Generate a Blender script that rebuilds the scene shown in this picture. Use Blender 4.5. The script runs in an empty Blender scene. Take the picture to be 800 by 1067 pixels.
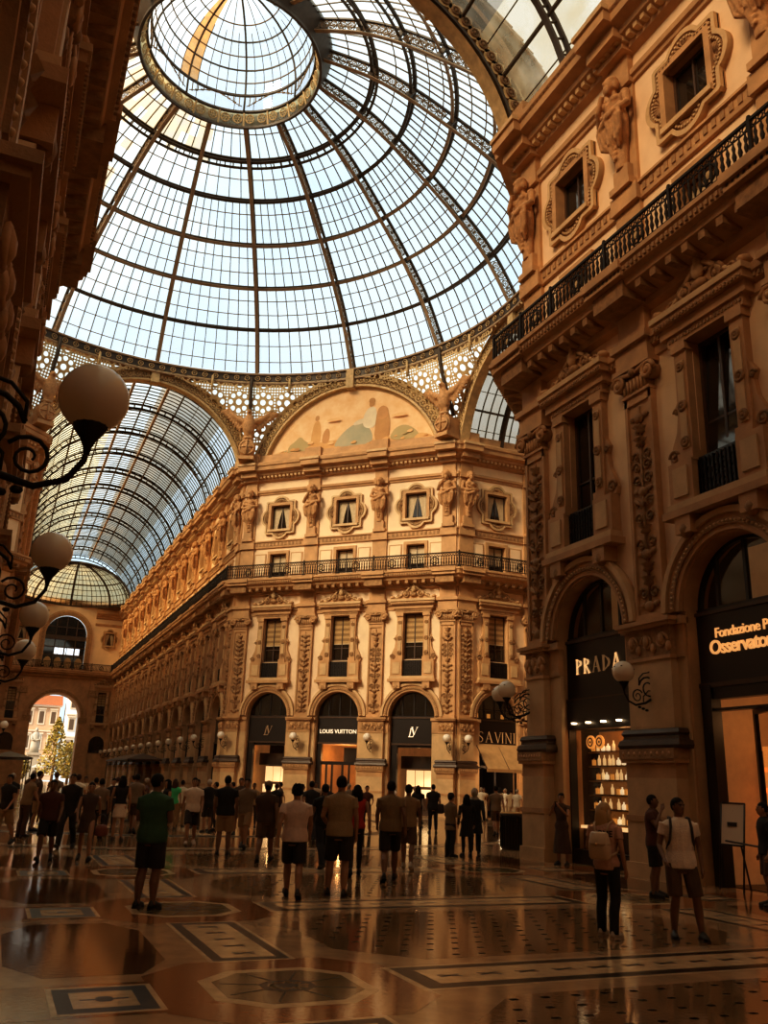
import bpy, bmesh, math, random
from math import sin, cos, pi, radians, sqrt, atan2, hypot, exp
from mathutils import Vector, Matrix

rnd = random.Random(7)
SC = bpy.context.scene
COL = SC.collection
H2 = sqrt(0.5)
A = 7.275          # half width of the four arms
B = 18.449         # octagon corner distance
EYE = 1.82

# ------------------------------------------------------------------ materials
MATS = {}
def mat(name, col, rough=0.6, var=0.0, scale=3.0, bump=0.0, bscale=20.0, metal=0.0, emis=None, estr=0.0, spec=0.5, col2=None):
    m = bpy.data.materials.new(name); m.use_nodes = True
    nt = m.node_tree; b = nt.nodes['Principled BSDF']
    b.inputs['Base Color'].default_value = (*col, 1)
    b.inputs['Roughness'].default_value = rough
    b.inputs['Metallic'].default_value = metal
    b.inputs['Specular IOR Level'].default_value = spec
    if emis:
        b.inputs['Emission Color'].default_value = (*emis, 1); b.inputs['Emission Strength'].default_value = estr
    if var or col2:
        g = nt.nodes.new('ShaderNodeNewGeometry')
        n = nt.nodes.new('ShaderNodeTexNoise'); n.inputs['Scale'].default_value = scale
        n.inputs['Detail'].default_value = 6; n.inputs['Roughness'].default_value = 0.62
        nt.links.new(g.outputs['Position'], n.inputs['Vector'])
        r = nt.nodes.new('ShaderNodeValToRGB')
        r.color_ramp.elements[0].position = 0.32; r.color_ramp.elements[1].position = 0.7
        lo = col2 if col2 else tuple(c * (1 - var) for c in col)
        hi = col if col2 else tuple(min(1, c * (1 + var)) for c in col)
        r.color_ramp.elements[0].color = (*lo, 1); r.color_ramp.elements[1].color = (*hi, 1)
        nt.links.new(n.outputs['Fac'], r.inputs['Fac'])
        nt.links.new(r.outputs['Color'], b.inputs['Base Color'])
    if bump:
        g2 = nt.nodes.new('ShaderNodeNewGeometry')
        n2 = nt.nodes.new('ShaderNodeTexNoise'); n2.inputs['Scale'].default_value = bscale; n2.inputs['Detail'].default_value = 4
        nt.links.new(g2.outputs['Position'], n2.inputs['Vector'])
        bp = nt.nodes.new('ShaderNodeBump'); bp.inputs['Strength'].default_value = bump; bp.inputs['Distance'].default_value = 0.03
        nt.links.new(n2.outputs['Fac'], bp.inputs['Height']); nt.links.new(bp.outputs['Normal'], b.inputs['Normal'])
    MATS[name] = m
    return m

def glassmat(name, tint, milk, milkcol, scale=0.5, spec=0.06):
    """thin dusty roof glazing: mostly see-through, a little translucent dirt, some gloss"""
    m = bpy.data.materials.new(name); m.use_nodes = True
    nt = m.node_tree; nt.nodes.clear()
    out = nt.nodes.new('ShaderNodeOutputMaterial')
    t = nt.nodes.new('ShaderNodeBsdfTransparent'); t.inputs['Color'].default_value = (*tint, 1)
    tl = nt.nodes.new('ShaderNodeBsdfTranslucent'); tl.inputs['Color'].default_value = (*milkcol, 1)
    gl = nt.nodes.new('ShaderNodeBsdfGlossy'); gl.inputs['Roughness'].default_value = 0.08
    gl.inputs['Color'].default_value = (0.9, 0.95, 1, 1)
    g = nt.nodes.new('ShaderNodeNewGeometry')
    n = nt.nodes.new('ShaderNodeTexNoise'); n.inputs['Scale'].default_value = scale; n.inputs['Detail'].default_value = 5
    nt.links.new(g.outputs['Position'], n.inputs['Vector'])
    mr = nt.nodes.new('ShaderNodeMapRange'); mr.inputs[1].default_value = 0.35; mr.inputs[2].default_value = 0.75
    mr.inputs[3].default_value = milk * 0.45; mr.inputs[4].default_value = min(1, milk * 1.7)
    nt.links.new(n.outputs['Fac'], mr.inputs[0])
    mx = nt.nodes.new('ShaderNodeMixShader'); nt.links.new(mr.outputs[0], mx.inputs[0])
    nt.links.new(t.outputs[0], mx.inputs[1]); nt.links.new(tl.outputs[0], mx.inputs[2])
    mx2 = nt.nodes.new('ShaderNodeMixShader'); mx2.inputs[0].default_value = spec
    nt.links.new(mx.outputs[0], mx2.inputs[1]); nt.links.new(gl.outputs[0], mx2.inputs[2])
    nt.links.new(mx2.outputs[0], out.inputs['Surface'])
    MATS[name] = m
    return m

PLASTER = mat('plaster_cream', (0.84, 0.60, 0.385), 0.8, 0.10, 0.7, 0.15, 30)
STONE = mat('stone_tan', (0.50, 0.28, 0.132), 0.75, 0.22, 1.3, 0.25, 25)
STONE_P = mat('stone_pale', (0.58, 0.38, 0.20), 0.7, 0.15, 1.6, 0.2, 25)
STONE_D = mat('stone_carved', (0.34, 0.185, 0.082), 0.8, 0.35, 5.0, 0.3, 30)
BASALT = mat('dark_base_stone', (0.055, 0.026, 0.012), 0.45, 0.3, 4)
IRON = mat('cast_iron', (0.014, 0.008, 0.005), 0.6, 0.2, 8, spec=0.2)
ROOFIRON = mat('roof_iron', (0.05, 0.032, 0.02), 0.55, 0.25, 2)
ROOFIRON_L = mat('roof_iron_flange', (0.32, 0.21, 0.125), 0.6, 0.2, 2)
GILT = mat('ornament_cream', (0.56, 0.38, 0.19), 0.7, 0.25, 3, 0.3, 30)
GILT_D = mat('ornament_brown', (0.22, 0.13, 0.065), 0.7, 0.25, 3)
WOOD = mat('dark_wood', (0.06, 0.028, 0.012), 0.45, 0.2, 6)
BLACK = mat('shop_black', (0.010, 0.006, 0.005), 0.35)
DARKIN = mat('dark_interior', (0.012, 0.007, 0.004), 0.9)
PANE = mat('window_glass', (0.014, 0.009, 0.006), 0.04, spec=0.8)
CURTAIN = mat('curtain', (0.55, 0.43, 0.28), 0.9, 0.15, 9)
BLIND = mat('roller_blind', (0.46, 0.29, 0.13), 0.9, 0.15, 9)
BLIND2 = mat('roller_blind_shade', (0.26, 0.15, 0.065), 0.9)
GLOBE = mat('opal_glass', (0.88, 0.76, 0.62), 0.22, 0.04, 3, spec=0.5)
DIRT = mat('globe_dirt', (0.06, 0.035, 0.02), 0.7)
SHOPWALL = mat('shop_wall_glow', (0.50, 0.29, 0.13), 0.7, 0.25, 1.2, emis=(1.0, 0.50, 0.20), estr=0.045)  # faint emission in the wall stands in for warm interior light
SHOPLIT = mat('lit_display', (0.9, 0.75, 0.5), 0.6, emis=(1.0, 0.66, 0.36), estr=0.62)  # display surfaces emit by themselves in place of case lighting
SPOT = mat('spot_lamp', (1, 0.9, 0.7), 0.4, emis=(1, 0.8, 0.55), estr=3.5)
BRASS = mat('brass', (0.62, 0.36, 0.13), 0.35, metal=0.8)
LETTER = mat('gold_letter', (0.8, 0.55, 0.32), 0.4, emis=(1, 0.62, 0.32), estr=0.42)
LETTER_D = mat('gold_letter_dim', (0.3, 0.17, 0.08), 0.4, emis=(1, 0.6, 0.3), estr=0.06)  # dimmer copy paints the uneven reflection into two of the letters
LETTER_W = mat('pale_letter', (0.85, 0.75, 0.62), 0.4, emis=(1, 0.82, 0.62), estr=0.45)
LETTER_O = mat('orange_letter', (0.8, 0.4, 0.16), 0.4, emis=(1, 0.5, 0.2), estr=0.45)
AWN = mat('awning_cloth', (0.52, 0.30, 0.13), 0.9, 0.12, 3)
CHROME = mat('chrome', (0.8, 0.75, 0.7), 0.1, metal=1)
PAPER = mat('poster_paper', (0.7, 0.55, 0.4), 0.7)
GLASS_DOME = glassmat('dome_glass', (0.84, 0.90, 0.94), 0.22, (0.9, 0.86, 0.78), 0.30)
GLASS_STAIN = glassmat('stained_glass_pane', (0.80, 0.72, 0.60), 0.45, (0.75, 0.55, 0.34), 0.8)
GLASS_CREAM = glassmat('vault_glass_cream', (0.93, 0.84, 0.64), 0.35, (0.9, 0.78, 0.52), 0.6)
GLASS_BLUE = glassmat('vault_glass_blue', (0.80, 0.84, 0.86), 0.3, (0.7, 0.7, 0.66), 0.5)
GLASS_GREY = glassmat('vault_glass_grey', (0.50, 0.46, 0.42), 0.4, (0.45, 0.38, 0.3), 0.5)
GLASS_AMBER = glassmat('apse_glass_amber', (0.52, 0.43, 0.29), 0.6, (0.55, 0.43, 0.26), 1.0)
SHOPGLASS = glassmat('shop_glass', (0.93, 0.9, 0.86), 0.0, (1, 1, 1), 1, 0.10)

# ------------------------------------------------------------------ mesh builder
class M:
    def __init__(s):
        s.v = []; s.f = []; s.mi = []; s.sm = []; s.mats = []
    def _m(s, m):
        if m not in s.mats: s.mats.append(m)
        return s.mats.index(m)
    def add(s, vs, fs, m, smooth=False):
        o = len(s.v); k = s._m(m)
        s.v.extend([tuple(p) for p in vs])
        for f in fs:
            s.f.append(tuple(i + o for i in f)); s.mi.append(k); s.sm.append(smooth)
    def join(s, other, mtx=None):
        o = len(s.v)
        for p in other.v: s.v.append(tuple(mtx @ Vector(p)) if mtx else p)
        for f, k, sm in zip(other.f, other.mi, other.sm):
            s.f.append(tuple(i + o for i in f)); s.mi.append(s._m(other.mats[k])); s.sm.append(sm)
        return s
    def box(s, x0, x1, y0, y1, z0, z1, m):
        vs = [(x, y, z) for z in (z0, z1) for y in (y0, y1) for x in (x0, x1)]
        s.add(vs, [(0, 2, 3, 1), (4, 5, 7, 6), (0, 1, 5, 4), (2, 6, 7, 3), (0, 4, 6, 2), (1, 3, 7, 5)], m)
    def quad(s, a, b, c, d, m): s.add([a, b, c, d], [(0, 1, 2, 3)], m)
    def prism(s, poly, y0, y1, m, smooth=False):      # poly in x,z ; extruded along y
        n = len(poly)
        vs = [(x, y0, z) for x, z in poly] + [(x, y1, z) for x, z in poly]
        fs = [tuple(range(n)), tuple(range(2 * n - 1, n - 1, -1))]
        s.add(vs, fs, m)
        s.add(vs, [(i, i + n, (i + 1) % n + n, (i + 1) % n) for i in range(n)], m, smooth)
    def ringprism(s, outer, inner, y0, y1, m):        # matched loops in x,z
        n = len(outer)
        vs = [(x, y, z) for y in (y0, y1) for lp in (outer, inner) for x, z in lp]
        fs = []
        for i in range(n):
            j = (i + 1) % n
            fs += [(2*n+i, 2*n+j, 3*n+j, 3*n+i), (i, 2*n+i, 2*n+j, j), (n+i, n+j, 3*n+j, 3*n+i), (i, j, n+j, n+i)]
        s.add(vs, fs, m)
    def lathe(s, prof, c, m, n=16, smooth=True):
        vs = []; fs = []
        for r, z in prof:
            for i in range(n):
                a = 2 * pi * i / n
                vs.append((c[0] + r * cos(a), c[1] + r * sin(a), c[2] + z))
        for k in range(len(prof) - 1):
            for i in range(n):
                j = (i + 1) % n
                fs.append((k*n+i, k*n+j, (k+1)*n+j, (k+1)*n+i))
        fs.append(tuple(range(n - 1, -1, -1))); fs.append(tuple(range((len(prof)-1)*n, len(prof)*n)))
        s.add(vs, fs, m, smooth)
    def loft(s, rings, m, smooth=True, cap=True):
        n = len(rings[0]); vs = [p for r in rings for p in r]; fs = []
        for k in range(len(rings) - 1):
            for i in range(n):
                j = (i + 1) % n
                fs.append((k*n+i, k*n+j, (k+1)*n+j, (k+1)*n+i))
        if cap:
            fs.append(tuple(range(n - 1, -1, -1))); fs.append(tuple(range((len(rings)-1)*n, len(rings)*n)))
        s.add(vs, fs, m, smooth)
    def tube(s, pts, r, m, n=8, smooth=True, cap=True):
        pts = [Vector(p) for p in pts]; rings = []
        N = len(pts); up = None
        for i, p in enumerate(pts):
            d = (pts[min(i+1, N-1)] - pts[max(i-1, 0)]).normalized()
            if up is None:
                up = Vector((0, 0, 1)) if abs(d.z) < 0.9 else Vector((1, 0, 0))
            x = d.cross(up)
            if x.length < 1e-6: x = d.cross(Vector((0.3, 1, 0.2)))
            x.normalize(); y = x.cross(d).normalized(); up = y
            ri = r[i] if isinstance(r, (list, tuple)) else r
            rings.append([p + x * (ri * cos(2*pi*k/n)) + y * (ri * sin(2*pi*k/n)) for k in range(n)])
        s.loft(rings, m, smooth, cap)
    def ell(s, c, r, m, nu=14, nv=9, mtx=None):
        if not isinstance(r, (list, tuple)): r = (r, r, r)
        vs = [Vector((0, 0, -r[2]))]
        for j in range(1, nv):
            t = -pi/2 + pi * j / nv
            for i in range(nu):
                a = 2*pi*i/nu
                vs.append(Vector((r[0]*cos(t)*cos(a), r[1]*cos(t)*sin(a), r[2]*sin(t))))
        vs.append(Vector((0, 0, r[2])))
        if mtx: vs = [mtx @ p for p in vs]
        vs = [p + Vector(c) for p in vs]
        fs = [(0, 1 + (i+1) % nu, 1 + i) for i in range(nu)]
        for j in range(nv - 2):
            for i in range(nu):
                fs.append((1+j*nu+i, 1+j*nu+(i+1) % nu, 1+(j+1)*nu+(i+1) % nu, 1+(j+1)*nu+i))
        L = len(vs) - 1; o = 1 + (nv-2)*nu
        fs += [(o+i, o+(i+1) % nu, L) for i in range(nu)]
        s.add(vs, fs, m, True)
    def torus(s, c, R, r, m, ax='y', n=16, k=5, a0=0, a1=2*pi):
        full = abs(a1 - a0 - 2*pi) < 1e-4; pts = []
        N = n if full else n + 1
        vs = []; fs = []
        for i in range(N):
            a = a0 + (a1 - a0) * i / n
            for j in range(k):
                b = 2*pi*j/k; q = R + r*cos(b); h = r*sin(b)
                if ax == 'y': p = (c[0]+q*cos(a), c[1]+h, c[2]+q*sin(a))
                elif ax == 'z': p = (c[0]+q*cos(a), c[1]+q*sin(a), c[2]+h)
                else: p = (c[0]+h, c[1]+q*cos(a), c[2]+q*sin(a))
                vs.append(p)
        for i in range(N if full else N-1):
            for j in range(k):
                i2 = (i+1) % N; j2 = (j+1) % k
                fs.append((i*k+j, i2*k+j, i2*k+j2, i*k+j2))
        s.add(vs, fs, m, True)
    def spiral(s, c, R, turns, r, m, flip=1, y=0.0, n=22, start=0.0):
        pts = []
        for i in range(n + 1):
            t = i / n; a = start + turns * 2 * pi * t; q = R * (1 - 0.82 * t)
            pts.append((c[0] + flip * q * cos(a), c[1] + y * t, c[2] + q * sin(a)))
        s.tube(pts, [r * (1 - 0.4 * i / n) for i in range(n + 1)], m, 5)
        s.ell((c[0], c[1] + y, c[2]), r * 1.4, m, 6, 4)
    def mesh(s, name):
        me = bpy.data.meshes.new(name)
        me.from_pydata(s.v, [], s.f)
        for m in s.mats: me.materials.append(m)
        me.polygons.foreach_set('material_index', s.mi)
        me.polygons.foreach_set('use_smooth', s.sm)
        me.update()
        bm = bmesh.new(); bm.from_mesh(me); bmesh.ops.recalc_face_normals(bm, faces=bm.faces); bm.to_mesh(me); bm.free()
        return me
    def obj(s, name, parent=None):
        return link(name, s.mesh(name), parent)

def link(name, me, parent=None):
    o = bpy.data.objects.new(name, me); COL.objects.link(o)
    if parent: o.parent = parent
    return o
def empty(name, loc=(0, 0, 0), rz=0.0):
    o = bpy.data.objects.new(name, None); COL.objects.link(o)
    o.empty_display_size = 0.2
    o.location = loc; o.rotation_euler = (0, 0, rz)
    return o
def struct(o):
    o['kind'] = 'structure'; return o
def tag(o, label, cat, group=None, kind=None):
    o['label'] = label; o['category'] = cat
    if group: o['group'] = group
    if kind: o['kind'] = kind
    return o
COUNT = {}
def sname(base):
    COUNT[base] = COUNT.get(base, 0) + 1
    return '%s_%d' % (base, COUNT[base])

class Frame:
    """local x along the wall, y out of the wall, z up"""
    def __init__(s, o, n):
        s.o = Vector((o[0], o[1], 0)); s.n = Vector((n[0], n[1], 0)).normalized()
        s.x = Vector((s.n.y, -s.n.x, 0)); s.rz = atan2(s.x.y, s.x.x)
    def pt(s, x, y=0, z=0): return s.o + s.x * x + s.n * y + Vector((0, 0, z))
    def mtx(s, x=0, y=0, z=0): return Matrix.Translation(s.pt(x, y, z)) @ Matrix.Rotation(s.rz, 4, 'Z')
F_NE = Frame((B, A), (-1, -1))
F_E = Frame((B, A), (0, -1))
F_S = Frame((A, -B), (-1, 0))
F_N = Frame((A, B), (-1, 0))
F_W = Frame((-A, -B), (1, 0))
F_NW = Frame((-A, B), (1, 0))
F_END = Frame((0, 84.17), (0, -1))
S_ = 5.0; D1 = 2.81; LD = 15.8

class Proto:
    """a kind of thing built once: parts share their meshes with every copy"""
    def __init__(s, parts, sub=None):
        s.parts = [(n, m.mesh(n)) for n, m in parts]; s.sub = sub or {}
        s.subm = {k: [(n, m.mesh(n)) for n, m in v] for k, v in s.sub.items()}
    def place(s, name, loc, rz, structure=False):
        r = empty(name, loc, rz)
        if structure: struct(r)
        for n, me in s.parts:
            p = link(n, me, r)
            for n2, me2 in s.subm.get(n, []): link(n2, me2, p)
        return r
    def at(s, name, fr, x, z=0, y=0, structure=False):
        return s.place(name, fr.pt(x, y, z), fr.rz, structure)

def sweep(path, prof, m, name=None, closed=False, side=1):
    """sweep a (y,z) profile along a plan polyline, mitred; y goes to the right of travel"""
    N = len(path); dirs = [(Vector(path[i+1]) - Vector(path[i])).normalized() for i in range(N-1)]
    nor = [Vector((d.y, -d.x)) for d in dirs]
    rings = []
    for i in range(N):
        if i == 0: w = nor[0]
        elif i == N-1: w = nor[-1]
        else:
            w = (nor[i-1] + nor[i]); w = w / (1 + nor[i-1].dot(nor[i]))
        rings.append([(path[i][0] + w.x*y, path[i][1] + w.y*y, z) for y, z in prof])
    b = M(); b.loft(rings, m, False, True)
    return b
PATH_NE = [(A, 84.17), (A, B), (B, A), (62, A)]
PATH_SE = [(62, -A), (B, -A), (A, -B), (A, -78)]
PATH_SW = [(-A, -78), (-A, -B), (-B, -A), (-40, -A)]
PATH_NW = [(-40, A), (-B, A), (-A, B), (-A, 84.17)]
PATHS = {'north_east': PATH_NE, 'south_east': PATH_SE, 'south_west': PATH_SW, 'north_west': PATH_NW}
SKY, SUN, EXPO = 0.98, 5.6, 0.56
# ------------------------------------------------------------------ organic meshes (statues, people)
JOBS = []
def organic(key, m, voxel, smooth=3, fac=0.5):
    me = bpy.data.meshes.new('tmp'); me.from_pydata(m.v, [], m.f)
    for k in m.mats: me.materials.append(k)
    bm = bmesh.new(); bm.from_mesh(me); bmesh.ops.recalc_face_normals(bm, faces=bm.faces); bm.to_mesh(me); bm.free()
    o = bpy.data.objects.new('tmp', me); COL.objects.link(o)
    r = o.modifiers.new('r', 'REMESH'); r.mode = 'VOXEL'; r.voxel_size = voxel; r.use_smooth_shade = True
    if smooth:
        s = o.modifiers.new('s', 'SMOOTH'); s.factor = fac; s.iterations = smooth
    JOBS.append((key, o))
ORG = {}
def run_jobs():
    dg = bpy.context.evaluated_depsgraph_get()
    for key, o in JOBS:
        ORG[key] = bpy.data.meshes.new_from_object(o.evaluated_get(dg)); ORG[key].name = str(key[0] if isinstance(key, tuple) else key)
    for key, o in JOBS:
        me = o.data; bpy.data.objects.remove(o); bpy.data.meshes.remove(me)
    JOBS.clear()

STATUE = mat('statue_stone', (0.46, 0.24, 0.105), 0.75, 0.3, 6, 0.3, 40)
def ring(c, rx, ry, n=14, tilt=0.0, rot=0.0):
    out = []
    for i in range(n):
        a = 2*pi*i/n; x = rx*cos(a); y = ry*sin(a)
        xr = x*cos(rot) - y*sin(rot); yr = x*sin(rot) + y*cos(rot)
        out.append((c[0] + xr, c[1] + yr, c[2] + yr*tilt))
    return out
def caryatid(variant):
    m = M(); S = STATUE
    def T(p, r, n=8): m.tube(p, r, S, n)
    # herm post widening into drapery, torso
    m.loft([ring(c, a, b) for c, a, b in (((0, .2, 18.2), .2, .17), ((0, .22, 18.9), .24, .2), ((0, .3, 19.15), .36, .26), ((0, .36, 19.5), .44, .3), ((0, .36, 19.8), .42, .29), ((0, .34, 20.05), .33, .25), ((0, .36, 20.28), .37, .27), ((0, .34, 20.46), .43, .23), ((0, .34, 20.58), .22, .17), ((0, .38, 20.68), .12, .12), ((0, .42, 20.85), .11, .11))], S)
    m.ell((0, .50, 20.98), (.185, .205, .25), S)
    m.ell((0, .71, 20.95), (.045, .05, .07), S); m.ell((0, .62, 20.76), (.12, .11, .17), S)
    m.ell((0, .45, 21.08), (.225, .22, .18), S)
    for s in (-1, 1):
        m.ell((s*.18, .43, 20.93), (.07, .12, .17), S); m.ell((s*.17, .52, 20.36), (.16, .12, .12), S)
        m.ell((s*.44, .34, 20.42), (.15, .15, .16), S)
    if variant == 0:      # arms folded over the chest
        T([(-.47, .34, 20.4), (-.58, .42, 20.0), (-.3, .64, 19.95), (.15, .68, 20.1), (.32, .62, 20.2)], [.13, .12, .11, .085, .08])
        T([(.47, .34, 20.4), (.58, .44, 19.98), (.3, .66, 19.85), (-.2, .68, 19.95), (-.34, .6, 20.05)], [.13, .12, .11, .085, .08])
    else:                 # one hand to the chin, other across the waist
        T([(.47, .34, 20.4), (.58, .46, 20.0), (.38, .66, 20.25), (.12, .7, 20.62)], [.13, .12, .1, .08])
        T([(-.47, .34, 20.4), (-.58, .42, 19.98), (-.25, .64, 19.85), (.25, .64, 19.95)], [.13, .12, .11, .085])
    for i in range(9):    # hanging folds
        x = -.44 + .11*i
        T([(x*.8, .52 + .05*cos(3*i), 20.0), (x*1.1, .64 + .04*sin(2.1*i), 19.6), (x*.9, .56, 19.2 - .1*((i*7) % 3)), (x*.5, .42, 18.95 - .08*((i*5) % 3))], [.05, .075, .06, .03], 6)
    T([(-.46, .5, 20.05), (-.1, .72, 19.75), (.3, .66, 19.6), (.5, .4, 19.75)], [.09, .1, .1, .08])
    T([(.1, .5, 19.2), (.12, .46, 18.8), (.08, .4, 18.45)], [.1, .08, .03])
    for q in range(3): m.ell((0, .42, 18.85 - .16*q), (.1-.02*q, .06, .07), S)
    return m
organic('caryatid', caryatid(0), .024, 1, .4)
organic('caryatid_b', caryatid(1), .024, 1, .4)

def eagle():
    m = M(); S = STATUE
    m.loft([ring(c, a, b) for c, a, b in (((0, .35, .0), .22, .2), ((0, .4, .45), .42, .38), ((0, .42, .95), .46, .42), ((0, .45, 1.35), .34, .32), ((0, .5, 1.6), .22, .22), ((0, .52, 1.75), .2, .2))], S)
    m.ell((0, .58, 1.85), (.2, .26, .22), S); m.tube([(0, .78, 1.86), (0, .95, 1.8), (0, .98, 1.68)], [.1, .06, .02], S)
    for s in (-1, 1):
        m.tube([(s*.2, .35, 1.15), (s*.75, .3, 1.35), (s*1.25, .25, 1.75), (s*1.55, .2, 2.25)], [.26, .24, .18, .1], S)
        for i in range(9):   # flight feathers
            t = i / 8; bx = .35 + 1.15*t; bz = 1.2 + .95*t
            m.tube([(s*bx, .25, bz), (s*(bx + .25 + .15*t), .2, bz - .45 + .25*t), (s*(bx + .35 + .35*t), .15, bz - .85 + .75*t)], [.14, .13, .04], S, 6)
        m.tube([(s*.18, .4, .2), (s*.22, .5, -.2), (s*.25, .55, -.38)], [.16, .1, .08], S)
        for q in (-1, 0, 1): m.tube([(s*.25, .5, -.35), (s*.25 + q*.1, .68, -.42)], [.06, .03], S, 5)
    for q in (-1, 0, 1): m.tube([(q*.1, .25, .1), (q*.2, .2, -.35)], [.14, .1], S)
    return m
organic('eagle', eagle(), .06, 2, .4)

# ------------------------------------------------------------------ people
def skin(c): return mat('skin', c, 0.55, 0.08, 12)
SK1 = skin((0.42, 0.20, 0.10)); SK2 = skin((0.36, 0.17, 0.085)); SK3 = skin((0.21, 0.095, 0.045))
HB = mat('hair_dark', (0.010, 0.006, 0.004), 0.75, spec=0.15); HBR = mat('hair_brown', (0.05, 0.02, 0.009), 0.7, spec=0.2); HG = mat('hair_grey', (0.36, 0.28, 0.2), 0.6); HBL = mat('hair_blonde', (0.5, 0.28, 0.1), 0.5)
CLOTH = {}
def cloth(name, c):
    if name not in CLOTH: CLOTH[name] = mat('cloth_' + name, c, 0.88, 0.12, 9, 0.3, 45)
    return CLOTH[name]
C_ = dict(green=(.032, .085, .036), whitepink=(.74, .52, .40), beige=(.36, .235, .115), red=(.55, .035, .015), olive=(.26, .155, .07), khakitop=(.32, .19, .09),
          camo=(.17, .105, .05), black=(.012, .008, .006), grey=(.2, .13, .08), white=(.82, .66, .52), pink=(.62, .34, .23), brownred=(.09, .025, .014), brown=(.07, .035, .018),
          khaki=(.30, .17, .075), dkshort=(.022, .014, .010), tanshort=(.36, .21, .10), brownshort=(.1, .05, .022), navy=(.02, .017, .018), cream=(.62, .45, .28), greybrown=(.23, .15, .09), bright=(.8, .68, .52), greent=(.06, .55, .2))
for k, c in C_.items(): cloth(k, c)
SHOE_D = mat('shoe_dark', (.012, .009, .008), .6); SHOE_W = mat('shoe_white', (.6, .5, .4), .6); SOLE = mat('sole', (.5, .4, .3), .7)

def pose_joints(pose, ph=1):
    """joint positions for a 1.75 m figure facing +y; right side is +x"""
    J = {}
    for s, k in ((1, 'r'), (-1, 'l')):
        J['hip'+k] = Vector((s*.095, 0, .92)); J['kn'+k] = Vector((s*.105, .02, .49)); J['an'+k] = Vector((s*.115, -.02, .085)); J['ft'+k] = 0.0
        J['sh'+k] = Vector((s*.19, -.01, 1.42)); J['el'+k] = Vector((s*.255, -.04, 1.13)); J['wr'+k] = Vector((s*.255, .05, .88))
    if pose == 'walk':
        f, b = ('r', 'l') if ph > 0 else ('l', 'r')
        sf, sb = (1, -1) if ph > 0 else (-1, 1)
        J['kn'+f] = Vector((sf*.10, .20, .52)); J['an'+f] = Vector((sf*.10, .27, .10)); J['ft'+f] = .25
        J['kn'+b] = Vector((sb*.10, -.06, .50)); J['an'+b] = Vector((sb*.10, -.30, .14)); J['ft'+b] = -.4
        J['el'+f] = Vector((sf*.25, -.16, 1.15)); J['wr'+f] = Vector((sf*.27, -.17, .90))
        J['el'+b] = Vector((sb*.25, .05, 1.14)); J['wr'+b] = Vector((sb*.24, .22, .94))
    elif pose == 'phone':
        for s, k in ((1, 'r'), (-1, 'l')):
            J['el'+k] = Vector((s*.24, .20, 1.2)); J['wr'+k] = Vector((s*.08, .36, 1.42))
    elif pose == 'chin':
        J['elr'] = Vector((.27, .12, 1.2)); J['wrr'] = Vector((.1, .19, 1.48))
        J['ell'] = Vector((-.26, .1, 1.14)); J['wrl'] = Vector((-.1, .34, 1.15))
    elif pose == 'hip':
        J['elr'] = Vector((.27, -.03, 1.14)); J['wrr'] = Vector((.25, .16, .98)); J['hipr'].x += .02
        J['anl'] = Vector((-.2, .03, .085)); J['knl'] = Vector((-.16, .04, .49)); J['anr'] = Vector((.13, -.05, .085))
    elif pose == 'contra':
        J['anl'] = Vector((-.15, .1, .085)); J['knl'] = Vector((-.13, .1, .49)); J['anr'] = Vector((.1, -.06, .085))
        J['ell'] = Vector((-.27, -.02, 1.14)); J['wrl'] = Vector((-.2, .17, 1.02))
    elif pose == 'hold':
        for s, k in ((1, 'r'), (-1, 'l')):
            J['el'+k] = Vector((s*.25, .02, 1.14)); J['wr'+k] = Vector((s*.12, .24, 1.12))
    elif pose == 'bend':
        for k in 'rl': J['sh'+k] += Vector((0, .1, -.03)); J['el'+k] += Vector((0, .16, 0)); J['wr'+k] += Vector((0, .2, .08))
    return J
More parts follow.
